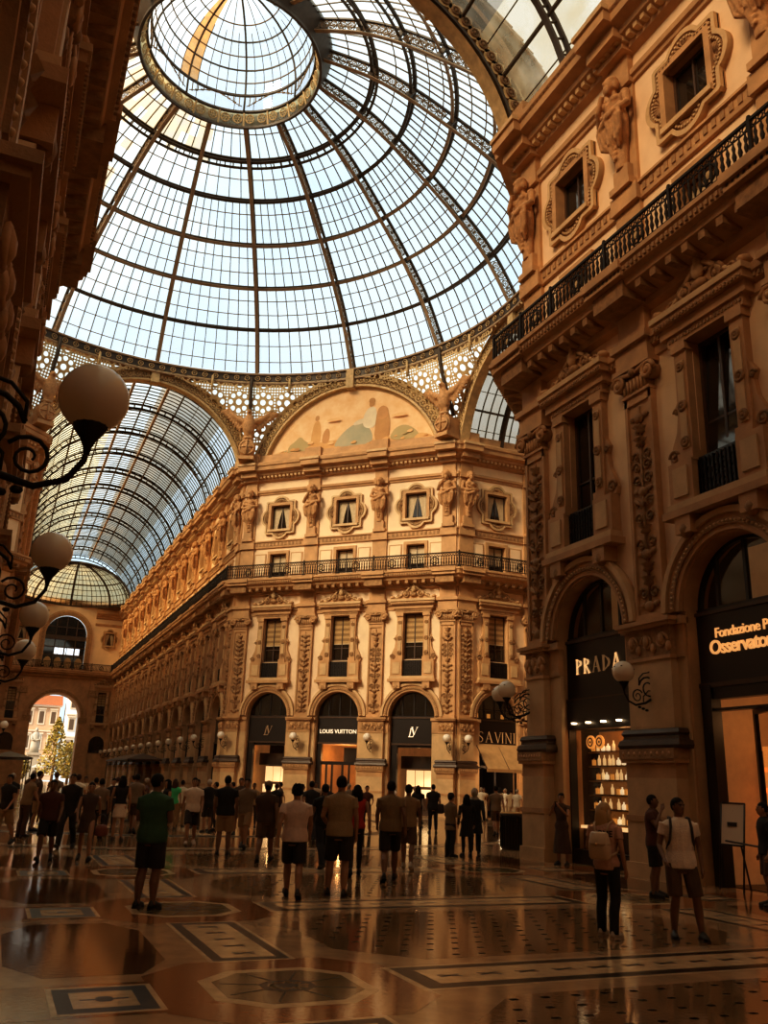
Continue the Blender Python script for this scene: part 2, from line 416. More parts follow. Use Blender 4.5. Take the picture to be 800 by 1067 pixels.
def figure(key, top='tee', bottom='shorts', pose='stand', ph=1, fem=False, fat=1.0, voxel=.02, hair='short', hat=None, sk=SK2, hairmat=HB, topm='white', botm='dkshort', turn=0.0, shoes=SHOE_D, bare=False):
    J = pose_joints(pose, ph); lean = .1 if pose == 'bend' else 0
    w = (.9 if fem else 1.0) * fat
    def torso(z0, z1, k):
        prof = [(.80, .13, .11), (.88, .170, .118), (.96, .172 if not fem else .182, .118), (1.08, .150 if not fem else .132, .102), (1.2, .160 if not fem else .142, .110), (1.32, .185, .115), (1.40, .198, .1), (1.45, .165, .085), (1.485, .085, .068)]
        out = []
        def at(z):
            for (a, ax, ay), (b, bx, by) in zip(prof, prof[1:]):
                if a <= z <= b: t = (z-a)/(b-a); return ax + (bx-ax)*t, ay + (by-ay)*t
            return prof[-1][1:] if z > 1.4 else prof[0][1:]
        zs = [z0] + [p[0] for p in prof if z0 < p[0] < z1] + [z1]
        for z in zs:
            rx, ry = at(z); y = lean * max(0, (z - .95) / .5)
            out.append(ring((0, y, z), rx*w*k + (k-1)*.05, ry*w*k*(1.0 if not fem else .95) + (k-1)*.05, 16))
        return out
    hd = Vector((0, .02 + lean*1.2, 1.635))
    b = M(); S = sk
    b.loft(torso(.80, 1.485, .93), S)
    b.tube([(0, lean, 1.44), (0, .01 + lean*1.1, 1.56)], [.062*w, .054*w], S, 10)
    R = Matrix.Rotation(turn, 4, 'Z')
    b.ell(hd, (.074, .094, .112), S, 14, 10, R); b.ell(hd + R @ Vector((0, .035, -.06)), (.052, .058, .055), S, 10, 8)
    b.ell(hd + R @ Vector((0, .1, -.012)), (.014, .02, .022), S, 8, 6)
    b.ell(hd + R @ Vector((0, .085, -.052)), (.026, .014, .008), S, 8, 6)
    for s in (-1, 1): b.ell(hd + R @ Vector((s*.077, 0, -.005)), (.012, .022, .034), S, 8, 6)
    for s, k in ((1, 'r'), (-1, 'l')):
        hip, kn, an, sh, el, wr = (J[q+k] for q in ('hip', 'kn', 'an', 'sh', 'el', 'wr'))
        mid = (kn + an)/2 + Vector((0, -.02, .05))
        b.tube([hip, (hip+kn)/2, kn, mid, an], [.09*w, .08*w, .058*w, .062*w, .038], S, 10)
        b.tube([sh, (sh+el)/2, el, (el+wr)/2, wr], [.052*w, .047*w, .038*w, .035*w, .025], S, 9)
        d = (wr - el).normalized(); side = Vector((0, 1, 0)) if abs(d.z) > .5 else Vector((0, 0, 1))
        nrm = d.cross(side).normalized(); pc = wr + d*.045
        b.tube([wr, wr + d*.03, wr + d*.085], [.023, .03, .03], S, 8)
        for i in range(4):
            o = pc + side*(.030 - .02*i) + d*.035; ln = (.062, .072, .068, .052)[i]
            b.tube([o, o + d*ln*.5 - nrm*s*.008, o + d*ln*.9 - nrm*s*.03], [.0105, .0095, .008], S, 6)
        o = wr + d*.03 + side*.026; b.tube([o, o + side*.02 + d*.03 - nrm*s*.01, o + side*.022 + d*.062 - nrm*s*.02], [.013, .011, .009], S, 6)
        # bare foot core
        b.tube([an + Vector((0, 0, .03)), an + Vector((0, 0, -.03))], [.04, .045], S, 8)
    organic((key, 'body'), b, voxel, 2, .4)
    tm = cloth(topm, None); bm_ = cloth(botm, None)
    t = M()
    if top:
        zb = {'tee': .86, 'polo': .84, 'jacket': .74, 'coat': .55, 'tank': .9, 'dress': .62, 'long': .28, 'crop': .98, 'long_sleeve': .86}[top]
        if zb < .8:
            r0 = .2 if top in ('jacket',) else (.25 if fem else .23)
            y = 0
            t.loft([ring((0, 0, zb), r0*w*(1.0 + (.78-zb)*.25), .15*w*(1.0 + (.78-zb)*.5), 16), ring((0, 0, .86), .195*w, .135*w, 16)] + torso(.96, 1.485, 1.13)[0:], tm)
        else: t.loft(torso(zb, 1.485, 1.15), tm)
        t.tube([(0, lean, 1.45), (0, lean + .005, 1.51)], [.085*w, .07*w], tm, 12)
        slv = {'tank': 0, 'dress': .0, 'long': .35, 'crop': 0.0, 'tee': .52, 'polo': .55, 'jacket': 2, 'coat': 2, 'long_sleeve': 2}[top]
        for k in 'rl':
            sh, el, wr = J['sh'+k], J['el'+k], J['wr'+k]
            if slv == 2: t.tube([sh, el, wr], [.072*w, .056*w, .042], tm, 9)
            elif slv: t.tube([sh + Vector((0, 0, .005)), sh + (el-sh)*slv], [.068*w, .064*w], tm, 10)
            else: t.ell(sh + Vector((-.04 if k == 'r' else .04, 0, .02)), (.045, .05, .04), tm, 8, 6)
        for i in range(5): # drape folds at the hem
            a = i*1.3 + ph; t.tube([(.17*w*cos(a), .115*w*sin(a), max(zb, .86)+.02), (.14*w*cos(a+.3), .1*w*sin(a+.3), 1.12)], [.022, .008], tm, 6)
        organic((key, 'top'), t, voxel, 2, .35)
    p = M()
    if bottom in ('shorts', 'trousers', 'miniskirt', 'tight'):
        k_ = 1.12 if bottom != 'tight' else 1.07
        if bottom == 'miniskirt':
            p.loft([ring((0, 0, .62), .21*w, .15*w, 16), ring((0, 0, .8), .195*w, .135*w, 16), ring((0, 0, 1.0), .16*w, .115*w, 16)], bm_)
        else:
            p.loft(torso(.82, 1.02, k_), bm_)
            for k in 'rl':
                hip, kn, an = J['hip'+k], J['kn'+k], J['an'+k]
                if bottom == 'shorts':
                    e = kn + (hip-kn)*.06; p.tube([hip, (hip+e)/2, e], [.102*w, .104*w, .1*w], bm_, 12)
                    p.box(0, 0, 0, 0, 0, 0, bm_) if False else None
                elif bottom == 'trousers': p.tube([hip, (hip+kn)/2, kn, (kn+an)/2 + Vector((0, -.02, .05)), an + Vector((0, 0, -.03))], [.104*w, .096*w, .082*w, .08*w, .07*w], bm_, 12)
                else: p.tube([hip, (hip+kn)/2, kn, (kn+an)/2 + Vector((0, -.02, .05)), an + Vector((0, 0, .02))], [.096*w, .087*w, .068*w, .068*w, .05*w], bm_, 12)
        organic((key, 'bottom'), p, voxel, 2, .35)
    # hair
    h = M()
    top_c = hd + R @ Vector((0, -.016, .022))
    if hair:
        h.ell(top_c, (.086, .1, .104), hairmat, 14, 10, R)
        if hair == 'curly':
            for i in range(60):
                a = i*2.4; zz = -.04 + .15*(i/60); q = .082*sqrt(max(.02, 1-(zz/.12)**2))
                h.ell(top_c + R @ Vector((q*cos(a), q*sin(a)*1.1 - .01, zz)), .022, hairmat, 6, 5)
        if hair == 'long':
            h.loft([ring(top_c + R @ Vector((0, -.05, dz)), rx, ry, 12) for dz, rx, ry in ((.05, .075, .05), (-.08, .095, .06), (-.22, .12, .055), (-.36, .11, .045), (-.44, .06, .03))], hairmat)
            for s in (-1, 1): h.tube([top_c + R @ Vector((s*.075, .02, 0)), top_c + R @ Vector((s*.09, .015, -.12)), top_c + R @ Vector((s*.1, .0, -.28))], [.03, .034, .02], hairmat, 7)
        if hair == 'bun': h.ell(top_c + R @ Vector((0, -.1, .06)), .05, hairmat, 8, 6)
        if hair == 'hood':
            h.ell(top_c, (.105, .115, .13), hairmat, 12, 9); h.loft([ring(hd + Vector((0, -.02, -.1)), .1, .1, 12), ring(hd + Vector((0, 0, -.2)), .16, .12, 12)], hairmat)
        # keep the face clear
    FIG[key] = dict(hair=h if hair else None, hd=hd, R=R, J=J, sk=sk, shoes=shoes, top=bool(top), bottom=bottom in ('shorts', 'trousers', 'miniskirt', 'tight'), hat=hat, hairmat=hairmat, fem=fem, bare=bare, w=w)
FIG = {}
def hair_mesh(F):
    """cut the hair shell open in front of the face"""
    me = F['hair'].mesh('hair'); hd = F['hd']; Ri = F['R'].inverted()
    bm = bmesh.new(); bm.from_mesh(me); kill = []
    for v in bm.verts:
        q = Ri @ (v.co - hd)
        if q.y > .035 and q.z < .05 and abs(q.x) < .085: kill.append(v)
        elif q.y > .005 and q.z < -.03 and abs(q.x) < .1 and q.z > -.1: pass
    bmesh.ops.delete(bm, geom=kill, context='VERTS'); bm.to_mesh(me); bm.free()
    return me
def shoe_mesh(F):
    out = []
    for s, k in ((1, 'r'), (-1, 'l')):
        an = F['J']['an'+k]; pt = F['J']['ft'+k]
        m = M(); c = cos(pt); sn = sin(pt)
        def P(x, y, z):   # foot frame at the ankle, pitched
            return (an.x + x + s*.02*(y > .05), an.y + y*c - (z-.085)*sn, an.z + (z-.085)*c + y*sn)
        prof = [(-.075, .03, .07), (-.04, .038, .1), (.02, .041, .105), (.08, .046, .075), (.14, .047, .055), (.18, .036, .045), (.2, .015, .03)]
        rings_ = []
        for y, wd, ht in prof:
            rings_.append([P(wd*cos(a), y, .022 + (ht if sin(a) > 0 else .0)*abs(sin(a))) for a in [2*pi*i/12 for i in range(12)]])
        m.loft(rings_, F['shoes'])
        rings_ = [[P((wd+.004)*x, y, z) for x, z in ((1, 0), (1, .025), (-1, .025), (-1, 0))] for y, wd, ht in prof]
        sl = M(); sl.loft(rings_, SOLE if F['shoes'] is SHOE_W or k == 'x' else F['shoes'], False)
        out.append((m, sl))
    return out
def put_person(key, label, loc, h, face, group=None):
    F = FIG[key]
    r = empty('person', (loc[0], loc[1], 0), radians(face)); s = h/1.755; r.scale = (s, s, s)
    tag(r, label, 'person', group)
    b = link('body', ORG[(key, 'body')], r)
    if F['top']: link('top', ORG[(key, 'top')], r)
    if F['bottom']: link('legwear', ORG[(key, 'bottom')], r)
    if F['hair']: link('hair', hair_mesh(F), r)
    if F['hat']:
        m = M(); c = F['hd'] + Vector((0, -.01, .06))
        m.lathe([(.098, -.04), (.102, .0), (.097, .035), (.078, .07), (.045, .09), (.004, .098)], c, F['hat'], 14)
        if F.get('brim', True): m.loft([ring(c + Vector((0, .1, -.015)), .07, .07, 12), ring(c + Vector((0, .1, -.005)), .07, .07, 12)], F['hat'])
        m.obj('cap', r)
    e = M()
    for q in (-1, 1): e.ell(F['hd'] + F['R'] @ Vector((q*.03, .084, .014)), (.011, .008, .007), BLACK, 6, 4); e.tube([F['hd'] + F['R'] @ Vector((q*.014, .093, .032)), F['hd'] + F['R'] @ Vector((q*.048, .08, .034))], .005, F['hairmat'], 4)
    e.obj('face_features', b)
    for m, sl in shoe_mesh(F):
        so_ = m.obj('shoe', r); sl.obj('sole', so_)
    return r
CAPG = mat('cap_grey', (.22, .14, .08), .9); CAPD = mat('cap_dark', (.015, .01, .008), .9); WHATW = mat('hair_white', (.55, .45, .36), .7)
# key: (x, y, height, facing, label, figure options, group)
PEOPLE = [
 ('p_green', -4.26, -26.24, 1.83, -38, 'man in dark green polo shirt standing nearest the camera at left', dict(top='polo', topm='green', pose='hold', fat=1.12, sk=SK3, voxel=.012, turn=-.5)),
 ('p_white', -1.84, -25.44, 1.73, -20, 'man in pale pinkish T-shirt and black shorts, leftmost of the walking group', dict(topm='whitepink', botm='dkshort', pose='walk', ph=-1, fat=1.08, sk=SK2, voxel=.012, hair='curly')),
 ('p_beige', -1.02, -25.32, 1.90, -24, 'tall man in beige T-shirt seen from behind, middle of the walking group', dict(topm='beige', botm='dkshort', pose='contra', sk=SK2, voxel=.012, fat=1.05)),
 ('p_red', .46, -22.35, 1.75, -18, 'woman with long black hair in a bright red top, beside the tall beige shirted man', dict(top='tank', topm='red', botm='dkshort', bottom='tight', pose='walk', ph=1, fem=True, hair='long', sk=SK2, voxel=.014)),
 ('p_olive', .76, -23.4, 1.85, -22, 'man in olive brown shirt seen from behind, right of the woman in red', dict(topm='olive', botm='dkshort', pose='walk', ph=1, fat=1.06, sk=SK3, voxel=.013)),
 ('p_khaki', 2.17, -21.18, 1.79, -30, 'man striding in a khaki T-shirt, brown shorts and white sneakers', dict(topm='khakitop', botm='brownshort', pose='walk', ph=-1, shoes=SHOE_W, sk=SK3, voxel=.013)),
 ('p_camo', 4.83, -18.13, 1.58, -80, 'person in a mottled grey jacket, black trousers and dark cap', dict(top='jacket', topm='camo', bottom='trousers', botm='black', pose='hold', hat=CAPD, voxel=.015)),
 ('p_coat', 5.42, -17.95, 1.58, -10, 'person in a long black coat with long dark hair, left of the hooded person', dict(top='coat', topm='black', bottom='tight', botm='black', hair='long', fem=True, voxel=.015)),
 ('p_hood', 6.05, -17.25, 1.72, -30, 'person in black with a pale grey hood beside the dark coated woman', dict(top='coat', topm='black', bottom='trousers', botm='black', hair='hood', hairmat=HG, pose='walk', voxel=.016)),
 ('p_browntee', 11.47, -9.19, 1.82, -20, 'man in a grey brown T-shirt walking toward the awning terrace', dict(topm='greybrown', botm='brownshort', pose='walk', voxel=.02)),
 ('p_pink', 1.09, -29.72, 1.66, -62, 'woman with long blonde hair in a pink T-shirt and black trousers', dict(topm='pink', bottom='trousers', botm='black', hair='long', hairmat=HBL, fem=True, shoes=SHOE_W, pose='contra', turn=-.55, sk=SK1, voxel=.011)),
 ('p_whitetee', 2.04, -30.06, 1.75, 152, 'man facing the camera in a white T-shirt, brown shorts and dark sneakers at right', dict(topm='white', botm='brownshort', pose='hip', turn=.45, sk=SK3, voxel=.011)),
 ('p_hand', 4.78, -26.24, 1.76, 215, 'dark dressed man with one hand raised to his face behind the man in white', dict(topm='brownred', botm='black', pose='chin', sk=SK3, voxel=.014)),
 ('p_dress', 6.75, -20.45, 1.70, 125, 'woman in a long dark dress raising a phone before the bottle shop window', dict(top='long', topm='brown', bottom='none', pose='phone', fem=True, sk=SK2, hair='bun', voxel=.016)),
 ('p_edge', 5.95, -27.75, 1.70, 60, 'dark shirted person cut off by the right edge of the photo', dict(topm='black', botm='brownshort', sk=SK2, voxel=.014)),
 ('p_wt2', -1.3, -14.58, 1.77, 170, 'man in a white T-shirt and dark shorts facing the camera in the left crowd', dict(topm='white', botm='dkshort', pose='walk', shoes=SHOE_W, voxel=.018)),
 ('p_ws', -1.1, -17.56, 1.85, -20, 'man seen from behind in a black T-shirt and pale shorts', dict(topm='black', botm='tanshort', voxel=.016, fat=1.08, sk=SK3)),
 ('p_kh2', -.05, -15.51, 1.80, 150, 'man in a grey T-shirt and khaki shorts walking toward the camera', dict(topm='grey', botm='khaki', pose='walk', ph=-1, voxel=.018)),
 ('p_cap', -.56, -19.31, 1.73, -25, 'stout man in dark brown wearing a pale cap, left of the pale T-shirt man', dict(topm='brown', botm='brownshort', hat=CAPG, pose='walk', fat=1.18, voxel=.016, sk=SK3)),
 ('p_wdark', -1.92, -13.93, 1.70, 100, 'woman in a dark top and pale skirt looking right, behind the man in green', dict(top='tank', topm='black', bottom='miniskirt', botm='cream', fem=True, hair='long', pose='hold', voxel=.018, sk=SK1)),
 ('p_redb', -5.25, -18.96, 1.64, 170, 'person in a dark red T-shirt and black shorts walking at left', dict(topm='brownred', botm='black', pose='walk', voxel=.016, fat=1.1, sk=SK3)),
 ('p_wdress', -4.46, -18.98, 1.61, 175, 'woman in a dark brown dress carrying a bag on her arm at left', dict(top='dress', topm='brown', bottom='none', fem=True, hair='bun', pose='walk', ph=-1, voxel=.016)),
 ('p_whs', -3.03, -12.94, 1.76, -10, 'woman in a black strapless top and white shorts seen from behind', dict(top='crop', topm='black', bottom='miniskirt', botm='white', fem=True, hair='long', voxel=.018, sk=SK1)),
 ('p_grey', -3.6, -12.98, 1.66, -20, 'person in a grey top and dark trousers left of the woman in white shorts', dict(topm='greybrown', bottom='trousers', botm='black', voxel=.018)),
 ('p_suit', -4.6, -15.67, 1.77, 160, 'man in a dark suit among the left crowd', dict(top='jacket', topm='black', bottom='trousers', botm='black', pose='walk', voxel=.018)),
 ('p_olive2', -5.5, -11.6, 1.74, -60, 'man in an olive shirt leaning forward near the left edge', dict(topm='olive', bottom='trousers', botm='brown', pose='bend', voxel=.02)),
 ('p_ledge', -6.05, -14.53, 1.70, 140, 'dark shirted man cut off by the left edge of the photo', dict(topm='black', botm='khaki', pose='walk', voxel=.02)),
 ('p_blk1', 9.47, -7.79, 1.80, -20, 'right one of the couple dressed in black below the right monogram shop', dict(topm='black', bottom='tight', botm='black', voxel=.024, fat=1.1)),
 ('p_blk2', 9.0, -7.4, 1.74, -20, 'left one of the couple dressed in black below the right monogram shop', dict(topm='black', bottom='trousers', botm='black', voxel=.024, fem=True, hair='long')),
 ('p_mid1', .29, -20.87, 1.74, 0, 'dark clothed person half hidden between the pale and the beige shirted men', dict(topm='black', bottom='trousers', botm='navy', pose='walk', voxel=.018, sk=SK3)),
 ('p_mid2', 2.58, -13.25, 1.78, -15, 'person in a dark navy top walking in the middle of the crowd', dict(topm='navy', bottom='trousers', botm='navy', pose='walk', ph=-1, voxel=.022)),
 ('p_m3', 1.2, -9.98, 1.80, 160, 'man in a brown shirt deep in the crowd behind the khaki shorts man', dict(topm='brown', botm='khaki', voxel=.024)),
 ('p_m4', .33, -9.13, 1.72, 10, 'man in black with white hair deep in the crowd', dict(topm='black', botm='dkshort', hairmat=WHATW, voxel=.024)),
]
BG = [(12, -5.9, -9.9), (33, -5.1, -9.0), (75, -3.89, -8.8), (94, -3.22, -7.7), (113, -2.75, -8.6), (137, -2.13, -9.5), (148, -1.31, -6.2), (160, -1.42, -9.4), (178, -.47, -7.2), (186, .04, -5.95), (205, .47, -6.6), (222, .83, -8.0), (240, 2.05, -5.5), (262, 2.92, -5.4), (285, 3.12, -7.7), (290, 4.49, -3.7), (312, 4.57, -6.3), (327, 5.65, -4.8), (340, 5.73, -6.0), (362, 7.21, -4.5), (381, 6.99, -7.0), (410, 9.48, -4.0), (432, 11.35, -2.2), (505, 17.6, 2.8), (511, 18.22, 3.6), (527, 18.67, 2.1), (533, 17.81, .1), (541, 17.6, -.8), (521, 18.92, 3.1), (28, -5.1, -4.7), (118, -1.96, -3.2), (84, -3.24, -4.2), (134, -1.26, -2.4), (52, -4.38, -5.7)]
BT = ['black', 'brown', 'bright', 'cream', 'navy', 'greybrown', 'brownred', 'white', 'black', 'bright', 'olive', 'grey', 'black', 'beige']
BWORD = {'black': 'black', 'brown': 'brown', 'bright': 'bright white', 'cream': 'cream', 'navy': 'navy', 'greybrown': 'grey brown', 'brownred': 'dark red', 'white': 'white', 'olive': 'olive', 'grey': 'grey', 'beige': 'beige', 'greent': 'bright green'}
q_ = random.Random(21)
for i, (px, x, y) in enumerate(BG):
    tm = BT[i % len(BT)] if px < 500 else ('bright' if i % 2 else 'cream')
    if px == 178: tm = 'greent'
    fem = q_.random() < .4; long_ = fem and q_.random() < .6
    bt = q_.choice(['shorts', 'trousers', 'tight']); bm = q_.choice(['black', 'dkshort', 'khaki', 'navy', 'brown']) if px < 500 else 'cream'
    near = 'under the awning' if px > 500 else 'at the far left' if px < 60 else 'below the street arch' if px < 125 else 'before the long arcade wall' if px < 235 else 'before the left monogram shop' if px < 300 else 'before the central shop' if px < 385 else 'before the right monogram shop'
    depth = 'background' if y < -6 else 'far background'
    lab = '%s%s haired person in %s top %s' % ('distant ' if y > -6 else '', 'long' if long_ else 'short', BWORD[tm], near)
    PEOPLE.append(('b%d' % i, x, y, q_.uniform(1.62, 1.82), q_.choice([-20, 160, 80, -90, -30, 170, 0]), lab, dict(topm=tm, bottom=bt, botm=bm, fem=fem, hair='long' if long_ else 'short', hairmat=q_.choice([HB, HB, HBR, HG]), pose=q_.choice(['walk', 'stand', 'contra', 'hold', 'walk']), ph=q_.choice([1, -1]), sk=q_.choice([SK1, SK2, SK2, SK3]), voxel=.03)))
for key, x, y, h, face, lab, opt in PEOPLE: figure(key, **opt)
run_jobs()
# ------------------------------------------------------------------ walls
def wall_cells(b, fr, x0, x1, centres, detail=True):
    mt = fr.mtx(); L = M()
    def rect(xa, xb, za, zb, m):
        if xb - xa > 1e-4: L.add([(xa, 0, za), (xb, 0, za), (xb, 0, zb), (xa, 0, zb)], [(0, 1, 2, 3)], m)
    edges = []
    cs = sorted(centres)
    cuts = [x0] + [(p + q) / 2 for p, q in zip(cs, cs[1:])] + [x1]
    if not cs:
        rect(x0, x1, 0, 5.7, STONE_P); rect(x0, x1, 5.7, 23.3, PLASTER)
    for c, xa, xb in zip(cs, cuts, cuts[1:]):
        rect(xa, c - 1.52, 0, 5.7, STONE_P); rect(c + 1.52, xb, 0, 5.7, STONE_P)
        rect(xa, c - 1.52, 5.7, 7.6, PLASTER); rect(c + 1.52, xb, 5.7, 7.6, PLASTER)
        n = 20
        P = [(c - 1.52 * cos(pi * i / n), 5.7 + 1.52 * sin(pi * i / n)) for i in range(n + 1)]
        for (xp, zp), (xq, zq) in zip(P, P[1:]):
            L.add([(xp, 0, zp), (xq, 0, zq), (xq, 0, 7.6), (xp, 0, 7.6)], [(0, 1, 2, 3)], PLASTER)
        for za, zb, w in ((7.6, 9.15, 0), (9.15, 12.05, .66), (12.05, 14.95, 0), (14.95, 16.55, .62), (16.55, 18.25, 0), (18.25, 20.03, .74), (20.03, 23.3, 0)):
            if w: rect(xa, c - w, za, zb, PLASTER); rect(c + w, xb, za, zb, PLASTER)
            else: rect(xa, xb, za, zb, PLASTER)
    b.join(L, mt)

BAYS = {'NE': [D1, D1 + 5, D1 + 10], 'E': [-D1, -D1 - 5], 'S': [-D1, -D1 - 5, -D1 - 10],
        'N': [D1 + 5 * k for k in range(13)], 'W': [D1 + 5 * k for k in range(4)], 'NW': [-D1, -D1 - 5]}
LN = 65.72
w = M(); wall_cells(w, F_N, 0, LN, BAYS['N']); wall_cells(w, F_NE, 0, LD, BAYS['NE'])
wall_cells(w, F_E, -10.31, 0, BAYS['E']); wall_cells(w, F_E, -44, -10.31, [])
struct(w.obj('wall_north_east'))
w = M(); wall_cells(w, F_S, -15.31, 0, BAYS['S']); wall_cells(w, F_S, -60, -15.31, [])
w.quad((A, -B, 0), (B, -A, 0), (B, -A, 23.3), (A, -B, 23.3), PLASTER)
w.quad((B, -A, 0), (62, -A, 0), (62, -A, 23.3), (B, -A, 23.3), PLASTER)
struct(w.obj('wall_south_east'))
w = M(); wall_cells(w, F_W, 0, 20.31, BAYS['W']); wall_cells(w, F_W, 20.31, 60, [])
w.quad((-A, -B, 0), (-B, -A, 0), (-B, -A, 23.3), (-A, -B, 23.3), PLASTER)
w.quad((-B, -A, 0), (-40, -A, 0), (-40, -A, 23.3), (-B, -A, 23.3), PLASTER)
struct(w.obj('wall_south_west'))
w = M(); wall_cells(w, F_NW, -10.31, 0, BAYS['NW']); wall_cells(w, F_NW, -LN, -10.31, [])
w.quad((-A, B, 0), (-B, A, 0), (-B, A, 23.3), (-A, B, 23.3), PLASTER)
w.quad((-B, A, 0), (-40, A, 0), (-40, A, 23.3), (-B, A, 23.3), PLASTER)
struct(w.obj('wall_north_west'))
w = M()
w.quad((-A, -78, 0), (A, -78, 0), (A, -78, 30), (-A, -78, 30), PLASTER)
struct(w.obj('wall_south'))
w = M(); w.quad((62, -A, 0), (62, A, 0), (62, A, 30), (62, -A, 30), PLASTER); struct(w.obj('wall_east'))
w = M(); w.quad((-40, -A, 0), (-40, A, 0), (-40, A, 30), (-40, -A, 30), PLASTER); struct(w.obj('wall_west'))
# end wall of the long arm, with the street arch and the great window
AR, AZ, WR, WZ, WB = 3.1, 8.6, 2.62, 19.3, 14.95
w = M(); L = M(); n = 28
def erect(xa, xb, za, zb, m=PLASTER): L.add([(xa, 0, za), (xb, 0, za), (xb, 0, zb), (xa, 0, zb)], [(0, 1, 2, 3)], m)
SB = 5.6   # side bays
for s in (-1, 1):
    x0, x1 = (AR, A + .05) if s > 0 else (-A - .05, -AR)
    c = SB * s
    def sub(za, zb, w_, m=PLASTER):
        if w_: erect(x0, c - w_, za, zb, m); erect(c + w_, x1, za, zb, m)
        else: erect(x0, x1, za, zb, m)
    sub(0, 9.15, 0, STONE); sub(9.15, 12.05, .515, STONE); sub(12.05, 14.95, 0, STONE); sub(14.95, 18.25, 0); sub(18.25, 20.03, .6); sub(20.03, 24.2, 0)
for i in range(n):
    a0, a1 = pi * i / n, pi * (i + 1) / n
    p = (-AR * cos(a0), AZ + AR * sin(a0)); q = (-AR * cos(a1), AZ + AR * sin(a1))
    L.add([(p[0], 0, p[1]), (q[0], 0, q[1]), (q[0], 0, 12.6), (p[0], 0, 12.6)], [(0, 1, 2, 3)], STONE)
    # arch tunnel
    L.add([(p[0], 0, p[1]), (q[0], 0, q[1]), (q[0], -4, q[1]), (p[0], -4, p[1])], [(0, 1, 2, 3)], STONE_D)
    k = WR / AR
    p = (-WR * cos(a0), WZ + WR * sin(a0)); q = (-WR * cos(a1), WZ + WR * sin(a1))
    L.add([(p[0], 0, p[1]), (q[0], 0, q[1]), (q[0], 0, 24.2), (p[0], 0, 24.2)], [(0, 1, 2, 3)], PLASTER)
for s in (-1, 1):
    L.add([(s*AR, 0, 0), (s*AR, 0, AZ), (s*AR, -4, AZ), (s*AR, -4, 0)], [(0, 1, 2, 3)], STONE_D)
    xa, xb = sorted((s*AR, s*WR)); erect(xa, xb, WB, 24.2)
erect(-AR, AR, 12.6, WB, STONE)
w.join(L, F_END.mtx()); struct(w.obj('wall_north'))

# ------------------------------------------------------------------ running trims
CORN = [(0, 21.85), (.22, 21.95), (.25, 22.1), (.55, 22.25), (.6, 22.4), (.9, 22.5), (.92, 22.75), (1.0, 22.82), (1.02, 23.0), (.8, 23.1), (.55, 23.3), (.5, 23.75), (0, 23.75)]
BAND2 = [(0, 20.9), (.08, 20.92), (.1, 21.02), (.18, 21.06), (.2, 21.22), (0, 21.28)]
STRING = [(0, 16.98), (.1, 17.0), (.12, 17.15), (.12, 17.38), (.2, 17.42), (.2, 17.5), (0, 17.52)]
SLAB = [(0, 13.6), (.22, 13.66), (.25, 13.85), (.85, 14.05), (.9, 14.2), (1.05, 14.26), (1.08, 14.45), (1.15, 14.5), (1.15, 14.62), (0, 14.66)]
ENTAB = [(0, 12.25), (.06, 12.27), (.07, 12.5), (.16, 12.55), (.16, 12.66), (.24, 12.72), (.26, 12.9), (0, 12.96)]
def cyl_seg(path):
    return [(Vector((*p, 0)), Vector((*q, 0))) for p, q in zip(path, path[1:])]
def dentils(b, path, y0, y1, z0, z1, wd, gap, m, lim=None):
    for p, q in cyl_seg(path):
        d = (q - p); Ln = d.length; d.normalize(); nn = Vector((d.y, -d.x, 0))
        k = int(Ln / gap)
        for i in range(k):
            c = p + d * (Ln * (i + .5) / k)
            if lim and not lim(c): continue
            vs = []
            for z in (z0, z1):
                for yy in (y0, y1):
                    for e in (-wd/2, wd/2):
                        t = c + d * e + nn * yy; vs.append((t.x, t.y, z))
            b.add(vs, [(0, 2, 3, 1), (4, 5, 7, 6), (0, 1, 5, 4), (2, 6, 7, 3), (0, 4, 6, 2), (1, 3, 7, 5)], m)
for key, path in PATHS.items():
    near = lambda c: (c.x > 6 and c.y > -40 and c.x < 30) or (c.x < -6 and -40 < c.y < -17) or (c.x < -6 and c.y > 17)
    b = sweep(path, CORN, STONE)
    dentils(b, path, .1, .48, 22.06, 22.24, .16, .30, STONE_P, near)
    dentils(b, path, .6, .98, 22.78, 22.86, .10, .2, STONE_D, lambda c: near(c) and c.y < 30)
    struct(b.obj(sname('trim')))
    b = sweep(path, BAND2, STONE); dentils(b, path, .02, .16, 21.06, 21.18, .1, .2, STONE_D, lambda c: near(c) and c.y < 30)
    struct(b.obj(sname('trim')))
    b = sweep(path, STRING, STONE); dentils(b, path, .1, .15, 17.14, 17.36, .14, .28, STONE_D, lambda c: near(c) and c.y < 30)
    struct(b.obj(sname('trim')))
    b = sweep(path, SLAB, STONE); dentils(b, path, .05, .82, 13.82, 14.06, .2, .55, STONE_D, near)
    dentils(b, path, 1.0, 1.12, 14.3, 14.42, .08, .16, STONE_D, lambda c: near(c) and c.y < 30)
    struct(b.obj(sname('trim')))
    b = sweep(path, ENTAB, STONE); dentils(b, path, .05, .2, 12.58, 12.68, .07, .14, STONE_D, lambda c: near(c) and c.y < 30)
    struct(b.obj(sname('trim')))
p_end = [(-A, 84.17), (A, 84.17)]
for prof in (CORN, BAND2):
    b = M()
    for s in (-1, 1):
        xs = (3.55 * s, A * s); xs = sorted(xs)
        b.join(sweep([(xs[0], 84.17), (xs[1], 84.17)], prof, STONE))
    struct(b.obj(sname('trim')))
for prof in (SLAB,):
    struct(sweep(p_end, prof, STONE).obj(sname('trim')))
